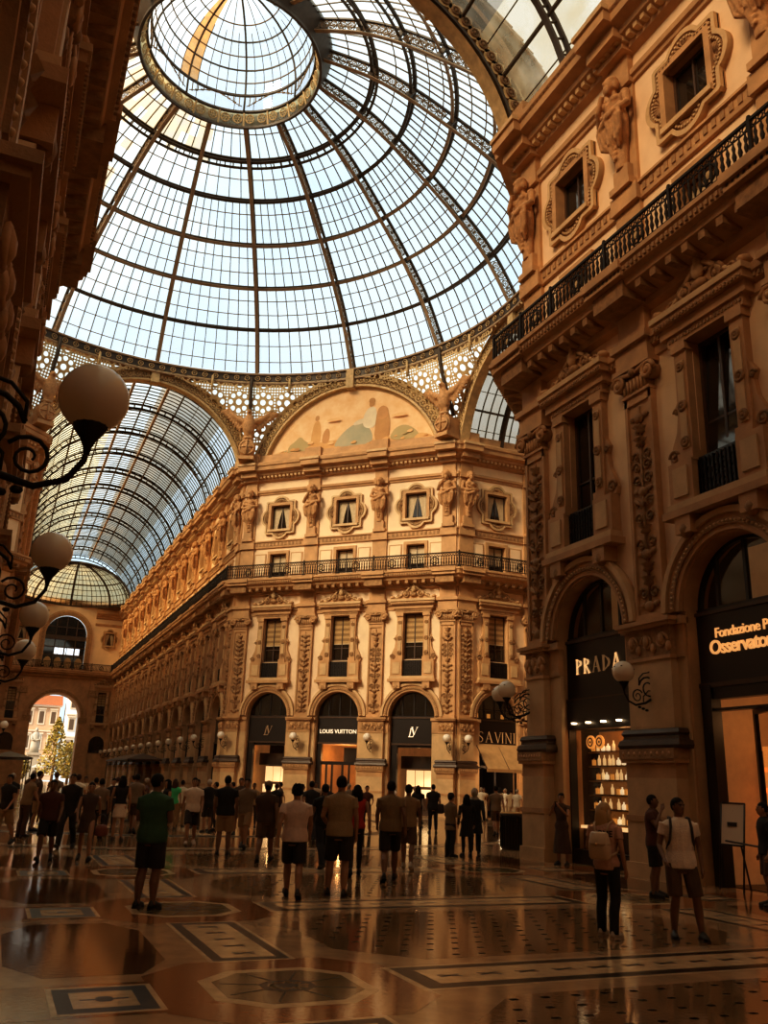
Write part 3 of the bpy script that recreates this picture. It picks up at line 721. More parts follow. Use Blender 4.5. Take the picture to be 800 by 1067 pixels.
# archivolts of the end wall
def archband(fr, x, zc, r0, r1, y0, y1, m, a0=0, a1=pi, n=28, y=0):
    L = M()
    P = [(cos(a0 + (a1-a0)*i/n), sin(a0 + (a1-a0)*i/n)) for i in range(n + 1)]
    poly = [(r1*c, zc + r1*s) for c, s in P] ; inn = [(r0*c, zc + r0*s) for c, s in P]
    vs = [(px, yy, pz) for yy in (y0, y1) for lp in (poly, inn) for px, pz in lp]; q = n + 1; fs = []
    for i in range(n):
        j = i + 1
        fs += [(2*q+i, 2*q+j, 3*q+j, 3*q+i), (i, 2*q+i, 2*q+j, j), (q+i, q+j, 3*q+j, 3*q+i)]
    fs += [(0, q, 3*q, 2*q), (n, q+n, 3*q+n, 2*q+n)]
    L.add(vs, fs, m)
    return L
b = M(); b.join(archband(F_END, 0, AZ, 3.08, 3.75, 0, .25, STONE)).join(archband(F_END, 0, AZ, 3.2, 3.5, 0, .32, STONE_D))
for s in (-1, 1):
    b.box(s*3.45-.45, s*3.45+.45, 0, .3, 0, AZ, STONE); b.box(s*3.45-.55, s*3.45+.55, 0, .4, AZ-.7, AZ, STONE_D)
    b.box(s*4.25-.35, s*4.25+.35, 0, .3, 0, 13.6, STONE); b.box(s*6.95-.3, s*6.95+.3, 0, .3, 0, 13.6, STONE)
    b.box(s*4.25-.45, s*4.25+.45, 0, .4, 11.4, 12.2, STONE_D)
o = struct(b.obj(sname('trim'))); o.matrix_world = F_END.mtx()
b = M(); b.join(archband(F_END, 0, WZ, 2.6, 3.35, 0, .22, STONE)).join(archband(F_END, 0, WZ, 2.75, 3.1, 0, .3, STONE_D))
for s in (-1, 1):
    b.box(s*2.975-.375, s*2.975+.375, 0, .22, WB, WZ, STONE); b.box(s*2.925-.175, s*2.925+.175, 0, .3, WB, WZ, STONE_D)
o = struct(b.obj(sname('trim'))); o.matrix_world = F_END.mtx()

# ------------------------------------------------------------------ windows
def recess(b, x0, x1, z0, z1, d=.55, side=STONE, back=DARKIN):
    b.quad((x0, 0, z0), (x0, -d, z0), (x0, -d, z1), (x0, 0, z1), side); b.quad((x1, 0, z0), (x1, -d, z0), (x1, -d, z1), (x1, 0, z1), side)
    b.quad((x0, 0, z0), (x1, 0, z0), (x1, -d, z0), (x0, -d, z0), side); b.quad((x0, 0, z1), (x1, 0, z1), (x1, -d, z1), (x0, -d, z1), side)
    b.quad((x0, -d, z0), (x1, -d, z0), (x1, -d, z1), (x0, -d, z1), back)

def mid_window(blind=.6):
    P = []
    f = M(); recess(f, -.66, .66, 9.15, 12.05)
    for s in (-1, 1):
        xa, xb = sorted((s*.68, s*1.08))
        f.box(xa, xb, 0, .2, 9.1, 12.05, STONE); f.box(xa+.09, xb-.09, .2, .24, 9.4, 11.6, STONE_P)
        f.box(xa-.04, xb+.04, 0, .27, 11.85, 12.25, STONE); f.box(xa-.04, xb+.04, 0, .26, 9.05, 9.3, STONE)
        cx = s*.88
        for zz, r in ((11.45, .12), (10.45, .14), (9.55, .13)):
            f.torus((cx, .24, zz), r*.75, r*.35, STONE_D, 'y', 12, 5); f.ell((cx, .25, zz), r*.4, STONE_D, 6, 4)
        # scrolled console at the foot
        poly = [(s*1.08, 9.1), (s*1.46, 9.1), (s*1.5, 9.3), (s*1.38, 9.6), (s*1.22, 9.9), (s*1.16, 10.3), (s*1.25, 10.5), (s*1.08, 10.75)]
        f.prism(poly, 0, .14, STONE)
        f.spiral((s*1.33, .16, 9.32), .17, 1.6, .045, STONE_D, s)
        f.spiral((s*1.17, .16, 10.4), .1, 1.3, .035, STONE_D, s)
        f.box(*sorted((s*.66, s*1.42)), 0, .3, 8.1, 9.1, STONE); f.box(*sorted((s*.8, s*1.26)), .3, .34, 8.25, 8.95, STONE_P)
        f.box(*sorted((s*.72, s*1.2)), 0, .42, 7.35, 7.75, STONE); f.ell((s*.96, .3, 7.45), (.2, .16, .2), STONE_D, 8, 6)
    f.box(-1.2, 1.2, 0, .26, 12.05, 12.3, STONE)
    for i in range(22): f.box(-1.16+i*.106, -1.16+i*.106+.06, .2, .3, 12.14, 12.22, STONE_D)
    P.append(('window_frame', f))
    s_ = M(); s_.box(-1.55, 1.55, 0, .46, 7.75, 7.92, STONE); s_.box(-1.46, 1.46, 0, .38, 7.92, 8.1, STONE_P)
    P.append(('window_sill', s_))
    p = M(); p.box(-1.36, 1.36, 0, .34, 12.3, 12.55, STONE); p.box(-1.45, 1.45, 0, .48, 12.55, 12.75, STONE); p.box(-1.5, 1.5, 0, .54, 12.75, 12.9, STONE_P)
    for i in range(26): p.box(-1.42+i*.11, -1.42+i*.11+.06, .4, .52, 12.57, 12.64, STONE_D)
    n = 14; top = [(-1.35 + 2.7*i/n, 12.9 + .78*exp(-((i/n-.5)/.27)**2) + .05) for i in range(n+1)]
    p.prism([(-1.35, 12.9)] + top + [(1.35, 12.9)], .05, .2, STONE)
    p.tube([(x, .24, z) for x, z in top], .065, STONE_P, 6)
    for s in (-1, 1):
        p.spiral((s*.5, .26, 13.22), .24, 1.7, .06, STONE_D, s); p.spiral((s*.98, .26, 13.08), .15, 1.5, .045, STONE_D, -s)
        p.torus((s*1.38, .3, 13.03), .09, .05, STONE, 'y', 10, 5); p.ell((s*1.38, .28, 13.03), (.16, .2, .12), STONE, 8, 6)
        for q in range(5): p.ell((s*(.2+.17*q), .25, 13.5-.1*q), (.08, .06, .05), STONE_D, 6, 4)
    p.ell((0, .3, 13.55), (.17, .14, .24), STONE_P, 10, 8); p.ell((0, .3, 13.8), (.1, .1, .12), STONE_P, 8, 6); p.ell((0, .28, 13.2), (.26, .12, .14), STONE_D, 10, 6)
    P.append(('pediment', p))
    a = M(); a.box(-.68, .68, .02, .1, 8.1, 9.1, BLACK)
    for i in range(12): a.box(-.66+i*.12, -.66+i*.12+.03, .1, .13, 8.12, 9.06, IRON)
    for i in range(6):
        for j in range(4): a.torus((-.55+i*.22, .12, 8.23+j*.24), .08, .015, IRON, 'y', 8, 3)
    P.append(('apron_grille', a))
    w_ = M()
    w_.box(-.66, -.57, -.3, -.18, 9.15, 12.05, WOOD); w_.box(.57, .66, -.3, -.18, 9.15, 12.05, WOOD)
    w_.box(-.57, .57, -.3, -.18, 11.95, 12.05, WOOD); w_.box(-.57, .57, -.3, -.18, 9.15, 9.25, WOOD)
    w_.box(-.035, .035, -.3, -.17, 9.25, 11.95, WOOD); w_.box(-.57, .57, -.28, -.19, 9.95, 10.0, WOOD)
    P.append(('sash', w_))
    g = M(); g.quad((-.57, -.24, 9.25), (.57, -.24, 9.25), (.57, -.24, 11.95), (-.57, -.24, 11.95), PANE)
    P.append(('pane', g))
    if blind:
        bl = M(); z1 = 11.95; z0 = z1 - 2.7*blind; k = 10
        for i in range(k):
            za, zb = z1-(z1-z0)*i/k, z1-(z1-z0)*(i+1)/k
            for xa, xb in ((-.57, -.035), (.035, .57)):
                bl.box(xa, xb, -.235, -.20, zb, za, BLIND if i % 2 else BLIND2)
        for xa, xb in ((-.57, -.035), (.035, .57)): bl.box(xa, xb, -.235, -.18, z0-.05, z0, CURTAIN)
        P.append(('roller_blind', bl))
    return P

def quatre(k=1.0, n=96):
    out = []
    for i in range(n):
        a = 2*pi*i/n; c, s = cos(a), sin(a)
        sq = min(1.14/max(abs(c), 1e-6), 1.2/max(abs(s), 1e-6))
        r = sq
        for cx, cz, R in ((.82, 0, .66), (-.82, 0, .66), (0, .92, .64), (0, -.92, .64)):
            bq = c*cx + s*cz; d = R*R - (cx*cx+cz*cz) + bq*bq
            if d > 0: r = max(r, bq + sqrt(d))
        out.append((r*k*c, 19.15 + r*k*s))
    return out
def rectloop(hx, hz, n=96):
    out = []
    for i in range(n):
        a = 2*pi*i/n; c, s = cos(a), sin(a); r = min(hx/max(abs(c), 1e-6), hz/max(abs(s), 1e-6)); out.append((r*c, 19.15+r*s))
    return out
def upper_window(curtains=True, beads=True):
    P = []
    f = M(); recess(f, -.73, .73, 18.26, 20.02)
    f.ringprism(quatre(1), rectloop(.73, .87), 0, .09, STONE)
    f.ringprism(quatre(1), quatre(.90), .05, .2, STONE_P)
    f.ringprism(quatre(.86), quatre(.80), .05, .15, STONE_D)
    f.ringprism(rectloop(.92, 1.06), rectloop(.73, .87), .05, .2, STONE)
    if beads:
        lp = quatre(.83, 72)
        for x, z in lp: f.box(x-.03, x+.03, .12, .2, z-.03, z+.03, STONE_P)
    for cx, cz, a0 in ((1.0, 0, 0), (-1.0, 0, pi), (0, 1.12, pi/2), (0, -1.12, -pi/2)):
        for i in range(7):
            a = a0 - pi/2 + pi*(i+.5)/7
            f.tube([(cx*.95+.05*cos(a), .1, 19.15+cz*.95+.05*sin(a)), (cx*.95+.26*cos(a), .15, 19.15+cz*.95+.26*sin(a)), (cx*.95+.34*cos(a), .1, 19.15+cz*.95+.34*sin(a))], [.02, .05, .03], STONE_D, 5)
    f.box(-.9, .9, 0, .28, 18.12, 18.28, STONE_P)
    P.append(('window_frame', f))
    w_ = M()
    for xa, xb, za, zb in ((-.73, -.64, 18.26, 20.02), (.64, .73, 18.26, 20.02), (-.64, .64, 19.93, 20.02), (-.64, .64, 18.26, 18.35), (-.03, .03, 18.35, 19.93)):
        w_.box(xa, xb, -.24, -.14, za, zb, WOOD)
    P.append(('sash', w_))
    g = M(); g.quad((-.64, -.20, 18.35), (.64, -.20, 18.35), (.64, -.20, 19.93), (-.64, -.20, 19.93), PANE)
    P.append(('pane', g))
    if curtains:
        c = M()
        for s in (-1, 1):
            n = 8; top = [(s*(.02 + .62*i/n), -.17 - .02*(i % 2), 19.93) for i in range(n+1)]
            md = [(s*(.22 + .42*i/n), -.17 - .02*(i % 2), 19.1) for i in range(n+1)]
            bt = [(s*(.36 + .28*i/n), -.17 - .02*(i % 2), 18.36) for i in range(n+1)]
            vs = top+md+bt; q = n+1
            c.add(vs, [(r*q+i, r*q+i+1, (r+1)*q+i+1, (r+1)*q+i) for r in range(2) for i in range(n)], CURTAIN)
        P.append(('curtain', c))
    return P
def small_window():
    P = []
    f = M(); recess(f, -.62, .62, 14.95, 16.55)
    for xa, xb, za, zb in ((-.82, -.62, 14.75, 16.75), (.62, .82, 14.75, 16.75), (-.62, .62, 16.55, 16.75)): f.box(xa, xb, 0, .1, za, zb, STONE)
    for s in (-1, 1):
        f.box(*sorted((s*.95, s*1.85)), 0, .04, 15.0, 16.6, STONE); f.box(*sorted((s*1.03, s*1.77)), .04, .06, 15.08, 16.52, PLASTER)
    P.append(('window_frame', f))
    w_ = M()
    for xa, xb, za, zb in ((-.62, -.54, 14.95, 16.55), (.54, .62, 14.95, 16.55), (-.54, .54, 16.47, 16.55), (-.03, .03, 14.95, 16.47)): w_.box(xa, xb, -.36, -.26, za, zb, WOOD)
    P.append(('sash', w_))
    g = M(); g.quad((-.54, -.32, 14.95), (.54, -.32, 14.95), (.54, -.32, 16.47), (-.54, -.32, 16.47), PANE)
    P.append(('pane', g))
    bl = M(); bl.box(-.54, -.03, -.31, -.29, 15.35, 16.47, CURTAIN); bl.box(.03, .54, -.31, -.29, 15.35, 16.47, CURTAIN)
    P.append(('roller_blind', bl))
    return P
PW_MID = Proto(mid_window(.62)); PW_MID_NB = Proto(mid_window(0)); PW_UP = Proto(upper_window(True)); PW_UP_NC = Proto(upper_window(False)); PW_SM = Proto(small_window())
def joined(parts):
    b = M()
    for _, m in parts: b.join(m)
    return b
FAR_MID = joined([p for p in mid_window(.6)]).mesh('window'); FAR_UP = joined(upper_window(True, False)).mesh('window'); FAR_SM = joined(small_window()).mesh('window')
def put_windows(fr, x, mid, up, sm, far=False):
    for pr, fm in ((mid, FAR_MID), (up, FAR_UP), (sm, FAR_SM)):
        if far:
            o = struct(link(sname('window'), fm)); o.location = fr.pt(x); o.rotation_euler = (0, 0, fr.rz)
        else: pr.at(sname('window'), fr, x, structure=True)
for x in BAYS['NE']: put_windows(F_NE, x, PW_MID, PW_UP, PW_SM)
put_windows(F_E, -D1, PW_MID, PW_UP, PW_SM)
def tilted():
    P = []
    for n_, m_ in mid_window(0):
        if n_ == 'pane': m_.v = [(x, y - .16*(z-9.25)/2.7 + .08, z) for x, y, z in m_.v]
        P.append((n_, m_))
    return Proto(P)
put_windows(F_S, BAYS['S'][0], PW_MID_NB, PW_UP_NC, PW_SM); put_windows(F_S, BAYS['S'][1], tilted(), PW_UP_NC, PW_SM)
for k, x in enumerate(BAYS['N']): put_windows(F_N, x, PW_MID, PW_UP, PW_SM, far=k > 1)
for x in BAYS['W']: put_windows(F_W, x, PW_MID_NB, PW_UP_NC, PW_SM)
for fr, x in ((F_E, BAYS['E'][1]), (F_S, BAYS['S'][2]), (F_NW, BAYS['NW'][0]), (F_NW, BAYS['NW'][1])): put_windows(fr, x, PW_MID_NB, PW_UP_NC, PW_SM, far=True)
# end wall: great window and side windows
r = struct(empty(sname('window'), F_END.pt(0), F_END.rz))
f = M()
gl = M(); n = 24
P = [(-WR*cos(pi*i/n), WZ+WR*sin(pi*i/n)) for i in range(n+1)]
gl.add([(x, -.5, z) for x, z in [(-WR, WB)] + P + [(WR, WB)]], [tuple(range(n+3))], PANE)
gl.obj('pane', r)
for x in (-1.3, 0, 1.3): f.box(x-.06, x+.06, -.5, -.38, WB, WZ + sqrt(WR*WR-x*x) - .02, WOOD)
for z in (16.6, 17.7, 19.2, 20.4): 
    hw = WR if z < WZ else sqrt(WR*WR-(z-WZ)**2)
    f.box(-hw, hw, -.5, -.38, z-.06, z+.06, WOOD)
f.box(-WR, WR, -.5, -.3, 18.7, 19.2, WOOD); f.obj('window_frame', r)
lt = M()
for x0, x1 in ((-1.95, -1.4), (-1.2, -.35), (-.25, -.08), (.1, .75), (.8, 1.25)): lt.quad((x0, -.47, 16.75), (x1, -.47, 16.75), (x1, -.47, 17.6), (x0, -.47, 17.6), SPOT)
lt.mats = [mat('sky_seen_through_window', (.7, .8, .9), .5, emis=(.75, .87, 1), estr=.9)]  # emissive quads imitate sky light showing through the window
lt.obj('far_pane', r)
cv = M()
for i in range(4):
    x = -1.95 + 1.3*i
    cv.ell((x, -.42, 15.6), (.5, .05, .75), BLIND, 12, 8)
cv.obj('curtain', r)
for s in (-1, 1):
    o = struct(link(sname('window'), FAR_UP)); o.location = F_END.pt(s*SB); o.rotation_euler = (0, 0, F_END.rz); o.scale = (.8, 1, .95); o.location.z += .95
    o = struct(link(sname('window'), FAR_MID)); o.location = F_END.pt(s*SB, .0); o.rotation_euler = (0, 0, F_END.rz); o.scale = (.78, 1, 1)
    r = struct(empty(sname('window'), F_END.pt(s*SB, .02), F_END.rz)); q = M()
    q.join(archband(F_END, 0, 5.4, .95, 1.3, 0, .12, STONE)); n = 14
    q.add([(x, .02, z) for x, z in [(-.95, 4.2)] + [(-.95*cos(pi*i/n), 5.4+.95*sin(pi*i/n)) for i in range(n+1)] + [(.95, 4.2)]], [tuple(range(n+3))], PANE)
    q.obj('fanlight', r)
# ------------------------------------------------------------------ pilasters
def relief(b, x0, x1, z0, z1, y, seed, dens=1.0, m=None):
    """carved candelabrum: stem, leaves, scrolls, masks"""
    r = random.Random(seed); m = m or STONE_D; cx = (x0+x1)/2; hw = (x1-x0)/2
    b.tube([(cx, y+.02, z0+.05), (cx, y+.05, (z0+z1)/2), (cx, y+.02, z1-.05)], .035, m, 6)
    z = z0 + .12
    while z < z1 - .15:
        k = r.randint(0, 3); st = r.uniform(.26, .36)/dens
        if k == 0:
            for s in (-1, 1): b.spiral((cx+s*hw*.5, y+.03, z), hw*.42, 1.4, .035, m, s, n=14)
        elif k == 1:
            b.ell((cx, y+.04, z), (hw*.42, .09, .13), m, 8, 6)
            for s in (-1, 1): b.ell((cx+s*hw*.62, y+.03, z+.05), (hw*.28, .06, .07), m, 7, 5)
        elif k == 2:
            for s in (-1, 1):
                for q in range(3): b.tube([(cx, y+.05, z-.05), (cx+s*hw*(.35+.15*q), y+.1, z+.06+.05*q), (cx+s*hw*(.6+.15*q), y+.04, z-.03+.09*q)], [.03, .055, .015], m, 5)
        else:
            b.lathe([(.02, -.12), (hw*.4, -.06), (hw*.3, .02), (hw*.55, .1), (.03, .12)], (cx, y, z), m, 8)
        z += st
def pilaster(wp=.86, ws=1.0, seed=1, corner=0):
    P = []
    xl, xr = (-wp, wp); sl, sr = (-ws, ws)
    if corner: xl, xr, sl, sr = sorted_corner(corner)
    def bx(b, e, y1, z0, z1, m, y0=0): b.box(xl-e, xr+e, y0, y1, z0, z1, m)
    p = M(); bx(p, .02, .5, 0, .32, STONE_P); bx(p, -.02, .44, .32, 1.18, STONE_P); bx(p, .0, .47, 1.18, 1.3, STONE); bx(p, -.04, .42, 1.3, 2.1, STONE_P)
    bx(p, -.04, .42, 2.1, 2.42, STONE); bx(p, .03, .5, 2.42, 2.5, STONE); bx(p, .05, .53, 2.5, 2.72, STONE_D)
    for i in range(9): 
        x = xl + (xr-xl)*(i+.5)/9; p.ell((x, .5, 2.61), (.06, .05, .07), STONE, 6, 4)
    P.append(('plinth', p))
    t = M(); prof = [(.44, 2.72), (.47, 2.8), (.44, 2.9), (.38, 2.94), (.37, 3.0), (.41, 3.06), (.37, 3.14), (.33, 3.16)]
    for (ya, za), (yb, zb) in zip(prof, prof[1:]): 
        ya_, yb_ = ya-.3, yb-.3
        t.add([(xl-ya_, 0, za), (xl-ya_, ya, za), (xr+ya_, ya, za), (xr+ya_, 0, za), (xl-yb_, 0, zb), (xl-yb_, yb, zb), (xr+yb_, yb, zb), (xr+yb_, 0, zb)], [(0, 1, 5, 4), (1, 2, 6, 5), (2, 3, 7, 6), (4, 5, 6, 7)], BASALT)
    P.append(('base_moulding', t))
    s = M(); s.box(sl, sr, 0, .1, 0, 5.0, STONE_P); bx(s, -.12, .3, 3.14, 4.7, STONE_P); s.box(sl, sr, 0, .14, 4.7, 5.5, STONE)
    P.append(('lower_shaft', s))
    im = M(); bx(im, -.08, .34, 4.68, 4.76, STONE); bx(im, -.1, .3, 4.76, 5.42, STONE_D); bx(im, .02, .42, 5.42, 5.5, STONE); bx(im, .08, .48, 5.5, 5.6, STONE)
    im.box(sl-.06, sr+.06, 0, .22, 5.42, 5.6, STONE)
    for i in range(3):
        a, b_ = xl+.1+(xr-xl-.2)*i/3, xl+.1+(xr-xl-.2)*(i+1)/3; c = (a+b_)/2
        im.spiral((c, .32, 5.08), .2, 1.6, .04, STONE, 1 if i % 2 else -1, n=16); im.ell((c, .33, 5.12), (.1, .07, .14), STONE, 7, 5)
        im.ell((a+.04, .32, 4.95), (.08, .06, .12), STONE, 6, 5)
    P.append(('impost_block', im))
    cx = (xl+xr)/2; hw = .5 if not corner else min(.5, (xr-xl)/2)
    u = M(); u.box(cx-hw, cx+hw, 0, .12, 5.6, 11.42, STONE)
    for xa, xb in ((cx-hw, cx-hw+.1), (cx+hw-.1, cx+hw)): u.box(xa, xb, .12, .18, 5.6, 11.42, STONE)
    u.box(cx-hw, cx+hw, 0, .2, 5.6, 5.8, STONE); u.box(cx-hw, cx+hw, .12, .18, 11.2, 11.42, STONE)
    P.append(('upper_shaft', u))
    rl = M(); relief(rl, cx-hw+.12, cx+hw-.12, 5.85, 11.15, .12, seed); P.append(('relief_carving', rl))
    c = M(); c.box(cx-hw-.02, cx+hw+.02, 0, .24, 11.42, 11.5, STONE); c.box(cx-hw+.03, cx+hw-.03, 0, .2, 11.5, 11.95, STONE_D)
    for i in range(7): c.tube([(cx-hw+.1+i*(2*hw-.2)/6, .22, 11.5), (cx-hw+.1+i*(2*hw-.2)/6, .24, 11.85)], .045, STONE, 6)
    for s_ in (-1, 1):
        c.spiral((cx+s_*(hw+.06), .3, 11.85), .24, 1.9, .07, STONE, s_, n=20); c.tube([(cx+s_*(hw+.06), .02, 11.85), (cx+s_*(hw+.06), .3, 11.85)], .2, STONE_D, 12)
    c.tube([(cx-hw, .3, 12.06), (cx, .26, 11.98), (cx+hw, .3, 12.06)], .06, STONE, 6); c.ell((cx, .3, 12.02), (.12, .1, .12), STONE_D, 8, 6)
    c.box(cx-hw-.2, cx+hw+.2, 0, .36, 12.1, 12.24, STONE); c.box(cx-hw-.12, cx+hw+.12, 0, .3, 12.24, 12.98, STONE); c.box(cx-hw-.2, cx+hw+.2, 0, .42, 12.74, 12.92, STONE)
    P.append(('capital', c))
    k = M(); k.box(cx-hw-.02, cx+hw+.02, 0, .24, 12.98, 13.7, STONE)
    k.box(cx-hw-.25, cx+hw+.25, 0, 1.12, 14.22, 14.66, STONE); k.box(cx-hw-.28, cx+hw+.28, 0, 1.21, 14.4, 14.64, STONE); k.box(cx-hw-.1, cx+hw+.1, 0, .95, 13.75, 14.22, STONE_D)
    P.append(('balcony_bracket', k))
    h = M(); h.box(cx-.5, cx+.5, 0, .12, 14.66, 16.98, STONE); h.box(cx-.55, cx+.55, 0, .26, 16.98, 17.52, STONE); h.box(cx-.46, cx+.46, 0, .1, 17.52, 20.9, STONE)
    h.box(cx-.42, cx+.42, 0, .38, 17.52, 17.72, STONE); h.box(cx-.3, cx+.3, 0, .3, 17.72, 18.25, STONE)
    h.box(cx-.5, cx+.5, 0, .24, 20.88, 21.3, STONE); h.box(cx-.44, cx+.44, 0, .2, 21.3, 21.9, STONE)
    P.append(('herm_pedestal', h))
    e = M(); e.box(cx-.55, cx+.55, 0, .45, 21.88, 22.1, STONE); e.box(cx-.62, cx+.62, 0, .8, 22.1, 22.42, STONE); e.box(cx-.68, cx+.68, 0, 1.16, 22.48, 22.84, STONE); e.box(cx-.72, cx+.72, 0, 1.24, 22.84, 23.0, STONE_P); e.box(cx-.6, cx+.6, 0, .75, 23.0, 23.85, STONE)
    for i in range(5): e.box(cx-.5+i*.22, cx-.5+i*.22+.12, .4, .6, 22.08, 22.26, STONE_P)
    P.append(('cornice_block', e))
    return P
def sorted_corner(c):
    return ((-.5, .62, -.5, 1.0) if c > 0 else (-.62, .5, -1.0, .5))
PP = [Proto(pilaster(seed=s)) for s in (1, 2)]
PC = {1: Proto(pilaster(seed=3, corner=1)), -1: Proto(pilaster(seed=4, corner=-1))}
FARP = joined(pilaster(seed=5)).mesh('pilaster')
def put_pil(fr, x, corner=0, far=False, k=0):
    if far:
        o = struct(link(sname('trim'), FARP)); o.location = fr.pt(x); o.rotation_euler = (0, 0, fr.rz); return
    (PC[corner] if corner else PP[k % 2]).at(sname('trim'), fr, x, structure=True)
put_pil(F_NE, .5, 1); put_pil(F_NE, LD-.5, -1); put_pil(F_NE, 5.31); put_pil(F_NE, 10.31, k=1)
put_pil(F_E, -.5, -1); put_pil(F_E, -5.31)
put_pil(F_S, -.5, -1); put_pil(F_S, -5.31); put_pil(F_S, -10.31, k=1)
put_pil(F_N, .5, 1)
for k in range(12): put_pil(F_N, 5.31 + 5*k, far=k > 1, k=k)
put_pil(F_W, .5, 1)
for k in range(4): put_pil(F_W, 5.31 + 5*k, k=k)
put_pil(F_NW, -.5, -1); put_pil(F_NW, -5.31); put_pil(F_NW, -10.31, far=True)

# ------------------------------------------------------------------ caryatids
def statue(fr, x, v, label, group=None):
    o = link('caryatid_statue', ORG['caryatid_b' if v else 'caryatid']); o.location = fr.pt(x); o.rotation_euler = (0, 0, fr.rz)
    return tag(o, label, 'statue', group)
statue(F_NE, 5.31, 0, 'carved stone herm statue between the middle and right windows of the curtained upper storey')
statue(F_NE, 10.31, 1, 'carved stone herm statue between the left and middle windows of the curtained upper storey')
statue(F_NE, .64, 1, 'left statue of the stone pair on the far corner beside the mural')
statue(F_E, -.64, 0, 'right statue of the stone pair on the far corner beside the mural')
statue(F_NE, LD-.64, 0, 'right statue of the stone pair at the mouth of the long arcade')
statue(F_N, .64, 1, 'left statue of the stone pair at the mouth of the long arcade')
statue(F_S, -.5, 1, 'bearded stone statue on the near right corner above the balcony, with the dome behind')
statue(F_S, -5.31, 1, 'bearded stone statue with folded arms between the two ornate windows of the near right facade')
statue(F_S, -10.31, 0, 'stone statue cut off by the top right corner of the photo')
ordn = ['second', 'third', 'fourth', 'fifth', 'sixth', 'seventh', 'eighth', 'ninth', 'tenth', 'eleventh', 'twelfth', 'thirteenth', 'fourteenth']
for k in range(12): statue(F_N, 5.31 + 5*k, k % 2, '%s stone statue along the upper long arcade wall, from the near corner' % ordn[k], 'statues along the upper wall of the long arcade')
statue(F_NW, -.5, 0, 'orange stone statue on the left corner above the second largest globe lamp')
for k in range(5):
    x = (.5, 5.31, 10.31, 15.31, 20.31)[k]
    if 0 < k < 4: statue(F_W, x, k % 2, 'dark stone statue high on the shadowed left wall, %s' % ('farthest', 'middle one', 'nearest')[k-1], 'statues on the shadowed left wall')

# ------------------------------------------------------------------ eagles and shields
def eagle_at(pt, ang, label):
    r = empty('eagle_statue', (pt[0], pt[1], 24.95), ang); tag(r, label, 'statue', 'eagles below the dome')
    link('eagle', ORG['eagle'], r)
    m = M(); m.ell((0, .42, -.85), (.62, .3, .72), STATUE, 14, 9); m.torus((0, .62, -.85), .5, .07, STONE, 'y', 18, 6); m.tube([(0, .72, -.3), (0, .78, -.85), (0, .72, -1.4)], .06, STONE, 6)
    m.tube([(-.5, .66, -.85), (0, .76, -.8), (.5, .66, -.85)], .05, STONE, 6); m.box(-.55, .55, -.6, .7, -1.75, -1.5, STONE); m.box(-.4, .4, -.7, .5, -1.5, -.3, STONE)
    m.ell((0, .4, -.1), (.4, .3, .16), STONE, 10, 6)
    m.obj('shield', r)
def bis(p):  # face the middle of the octagon
    return atan2(p[0], -p[1]) if False else math.atan2(-p[1], -p[0]) - pi/2
for p, l in (((A, B), 'stone eagle with spread wings between the long arcade arch and the mural'), ((B, A), 'stone eagle with spread wings at the right end of the mural'), ((-A, B), 'stone eagle partly hidden behind the large left globe lamp')):
    q = (p[0]*.945, p[1]*.945); eagle_at(q, bis(p), l)

# ------------------------------------------------------------------ balcony railings
RAILC = {}
def rail_mesh(L):
    k = round(L, 2)
    if k in RAILC: return RAILC[k]
    b = M(); z0 = 14.7
    b.box(-L/2, L/2, -.035, .035, z0+.86, z0+.93, IRON); b.box(-L/2, L/2, -.02, .02, z0+.06, z0+.1, IRON); b.box(-L/2, L/2, -.015, .015, z0+.66, z0+.69, IRON)
    n = max(2, int(L/.17))
    for i in range(n):
        x = -L/2 + L*(i+.5)/n
        b.lathe([(.02, 0), (.03, .08), (.058, .2), (.03, .32), (.05, .42), (.024, .5), (.02, .58)], (x, 0, z0+.09), IRON, 5)
        b.torus((x, 0, z0+.775), .068, .02, IRON, 'y', 8, 3)
    for q in range(max(1, int(L/2.4))):   # medallion panels
        x = -L/2 + L*(q+.5)/max(1, int(L/2.4))
        b.torus((x, 0, z0+.4), .24, .03, IRON, 'y', 16, 4); b.torus((x, 0, z0+.4), .12, .02, IRON, 'y', 12, 4); b.box(x-.26, x+.26, -.012, .012, z0+.1, z0+.66, IRON) if False else None
        for a in range(6): b.tube([(x+.12*cos(a), 0, z0+.4+.12*sin(a)), (x+.24*cos(a), 0, z0+.4+.24*sin(a))], .014, IRON, 4)
        b.ell((x, 0, z0+.4), (.11, .02, .11), GILT, 10, 5)
    RAILC[k] = b.mesh('railing_panel'); return RAILC[k]
def post_mesh():
    b = M(); b.box(-.04, .04, -.04, .04, 14.64, 15.66, IRON); b.ell((0, 0, 15.68), .05, IRON, 8, 6); b.box(-.08, .08, -.08, .08, 14.64, 14.76, IRON); return b.mesh('railing_post')
POST = post_mesh(); YR = .98
def railing(fr, xs, label, rev=1):
    r = empty('balcony_railing', fr.pt(0), fr.rz); tag(r, label, 'railing')
    for xa, xb in zip(xs, xs[1:]):
        o = link('railing_panel', rail_mesh(abs(xb-xa)-.1), r); o.location = ((xa+xb)/2, YR, 0)
    for x in xs:
        o = link('railing_post', POST, r); o.location = (x, YR, 0)
ex = YR * math.tan(radians(22.5))
railing(F_NE, [-ex, 2.81, 5.31, 7.81, 10.31, 12.81, LD+ex], 'black iron balcony railing across the facade with the mural')
railing(F_E, [ex, -2.6, -5.31, -7.8], 'black iron balcony railing right of the far corner, partly behind the near pilaster')
railing(F_S, [ex, -1.2, -2.81, -5.31, -7.81, -10.31, -12.8], 'ornate black iron balcony railing on the near right facade')
railing(F_N, [-ex] + [2.81 + 2.5*k for k in range(25)] + [65], 'long black iron balcony railing along the right side of the long arcade')
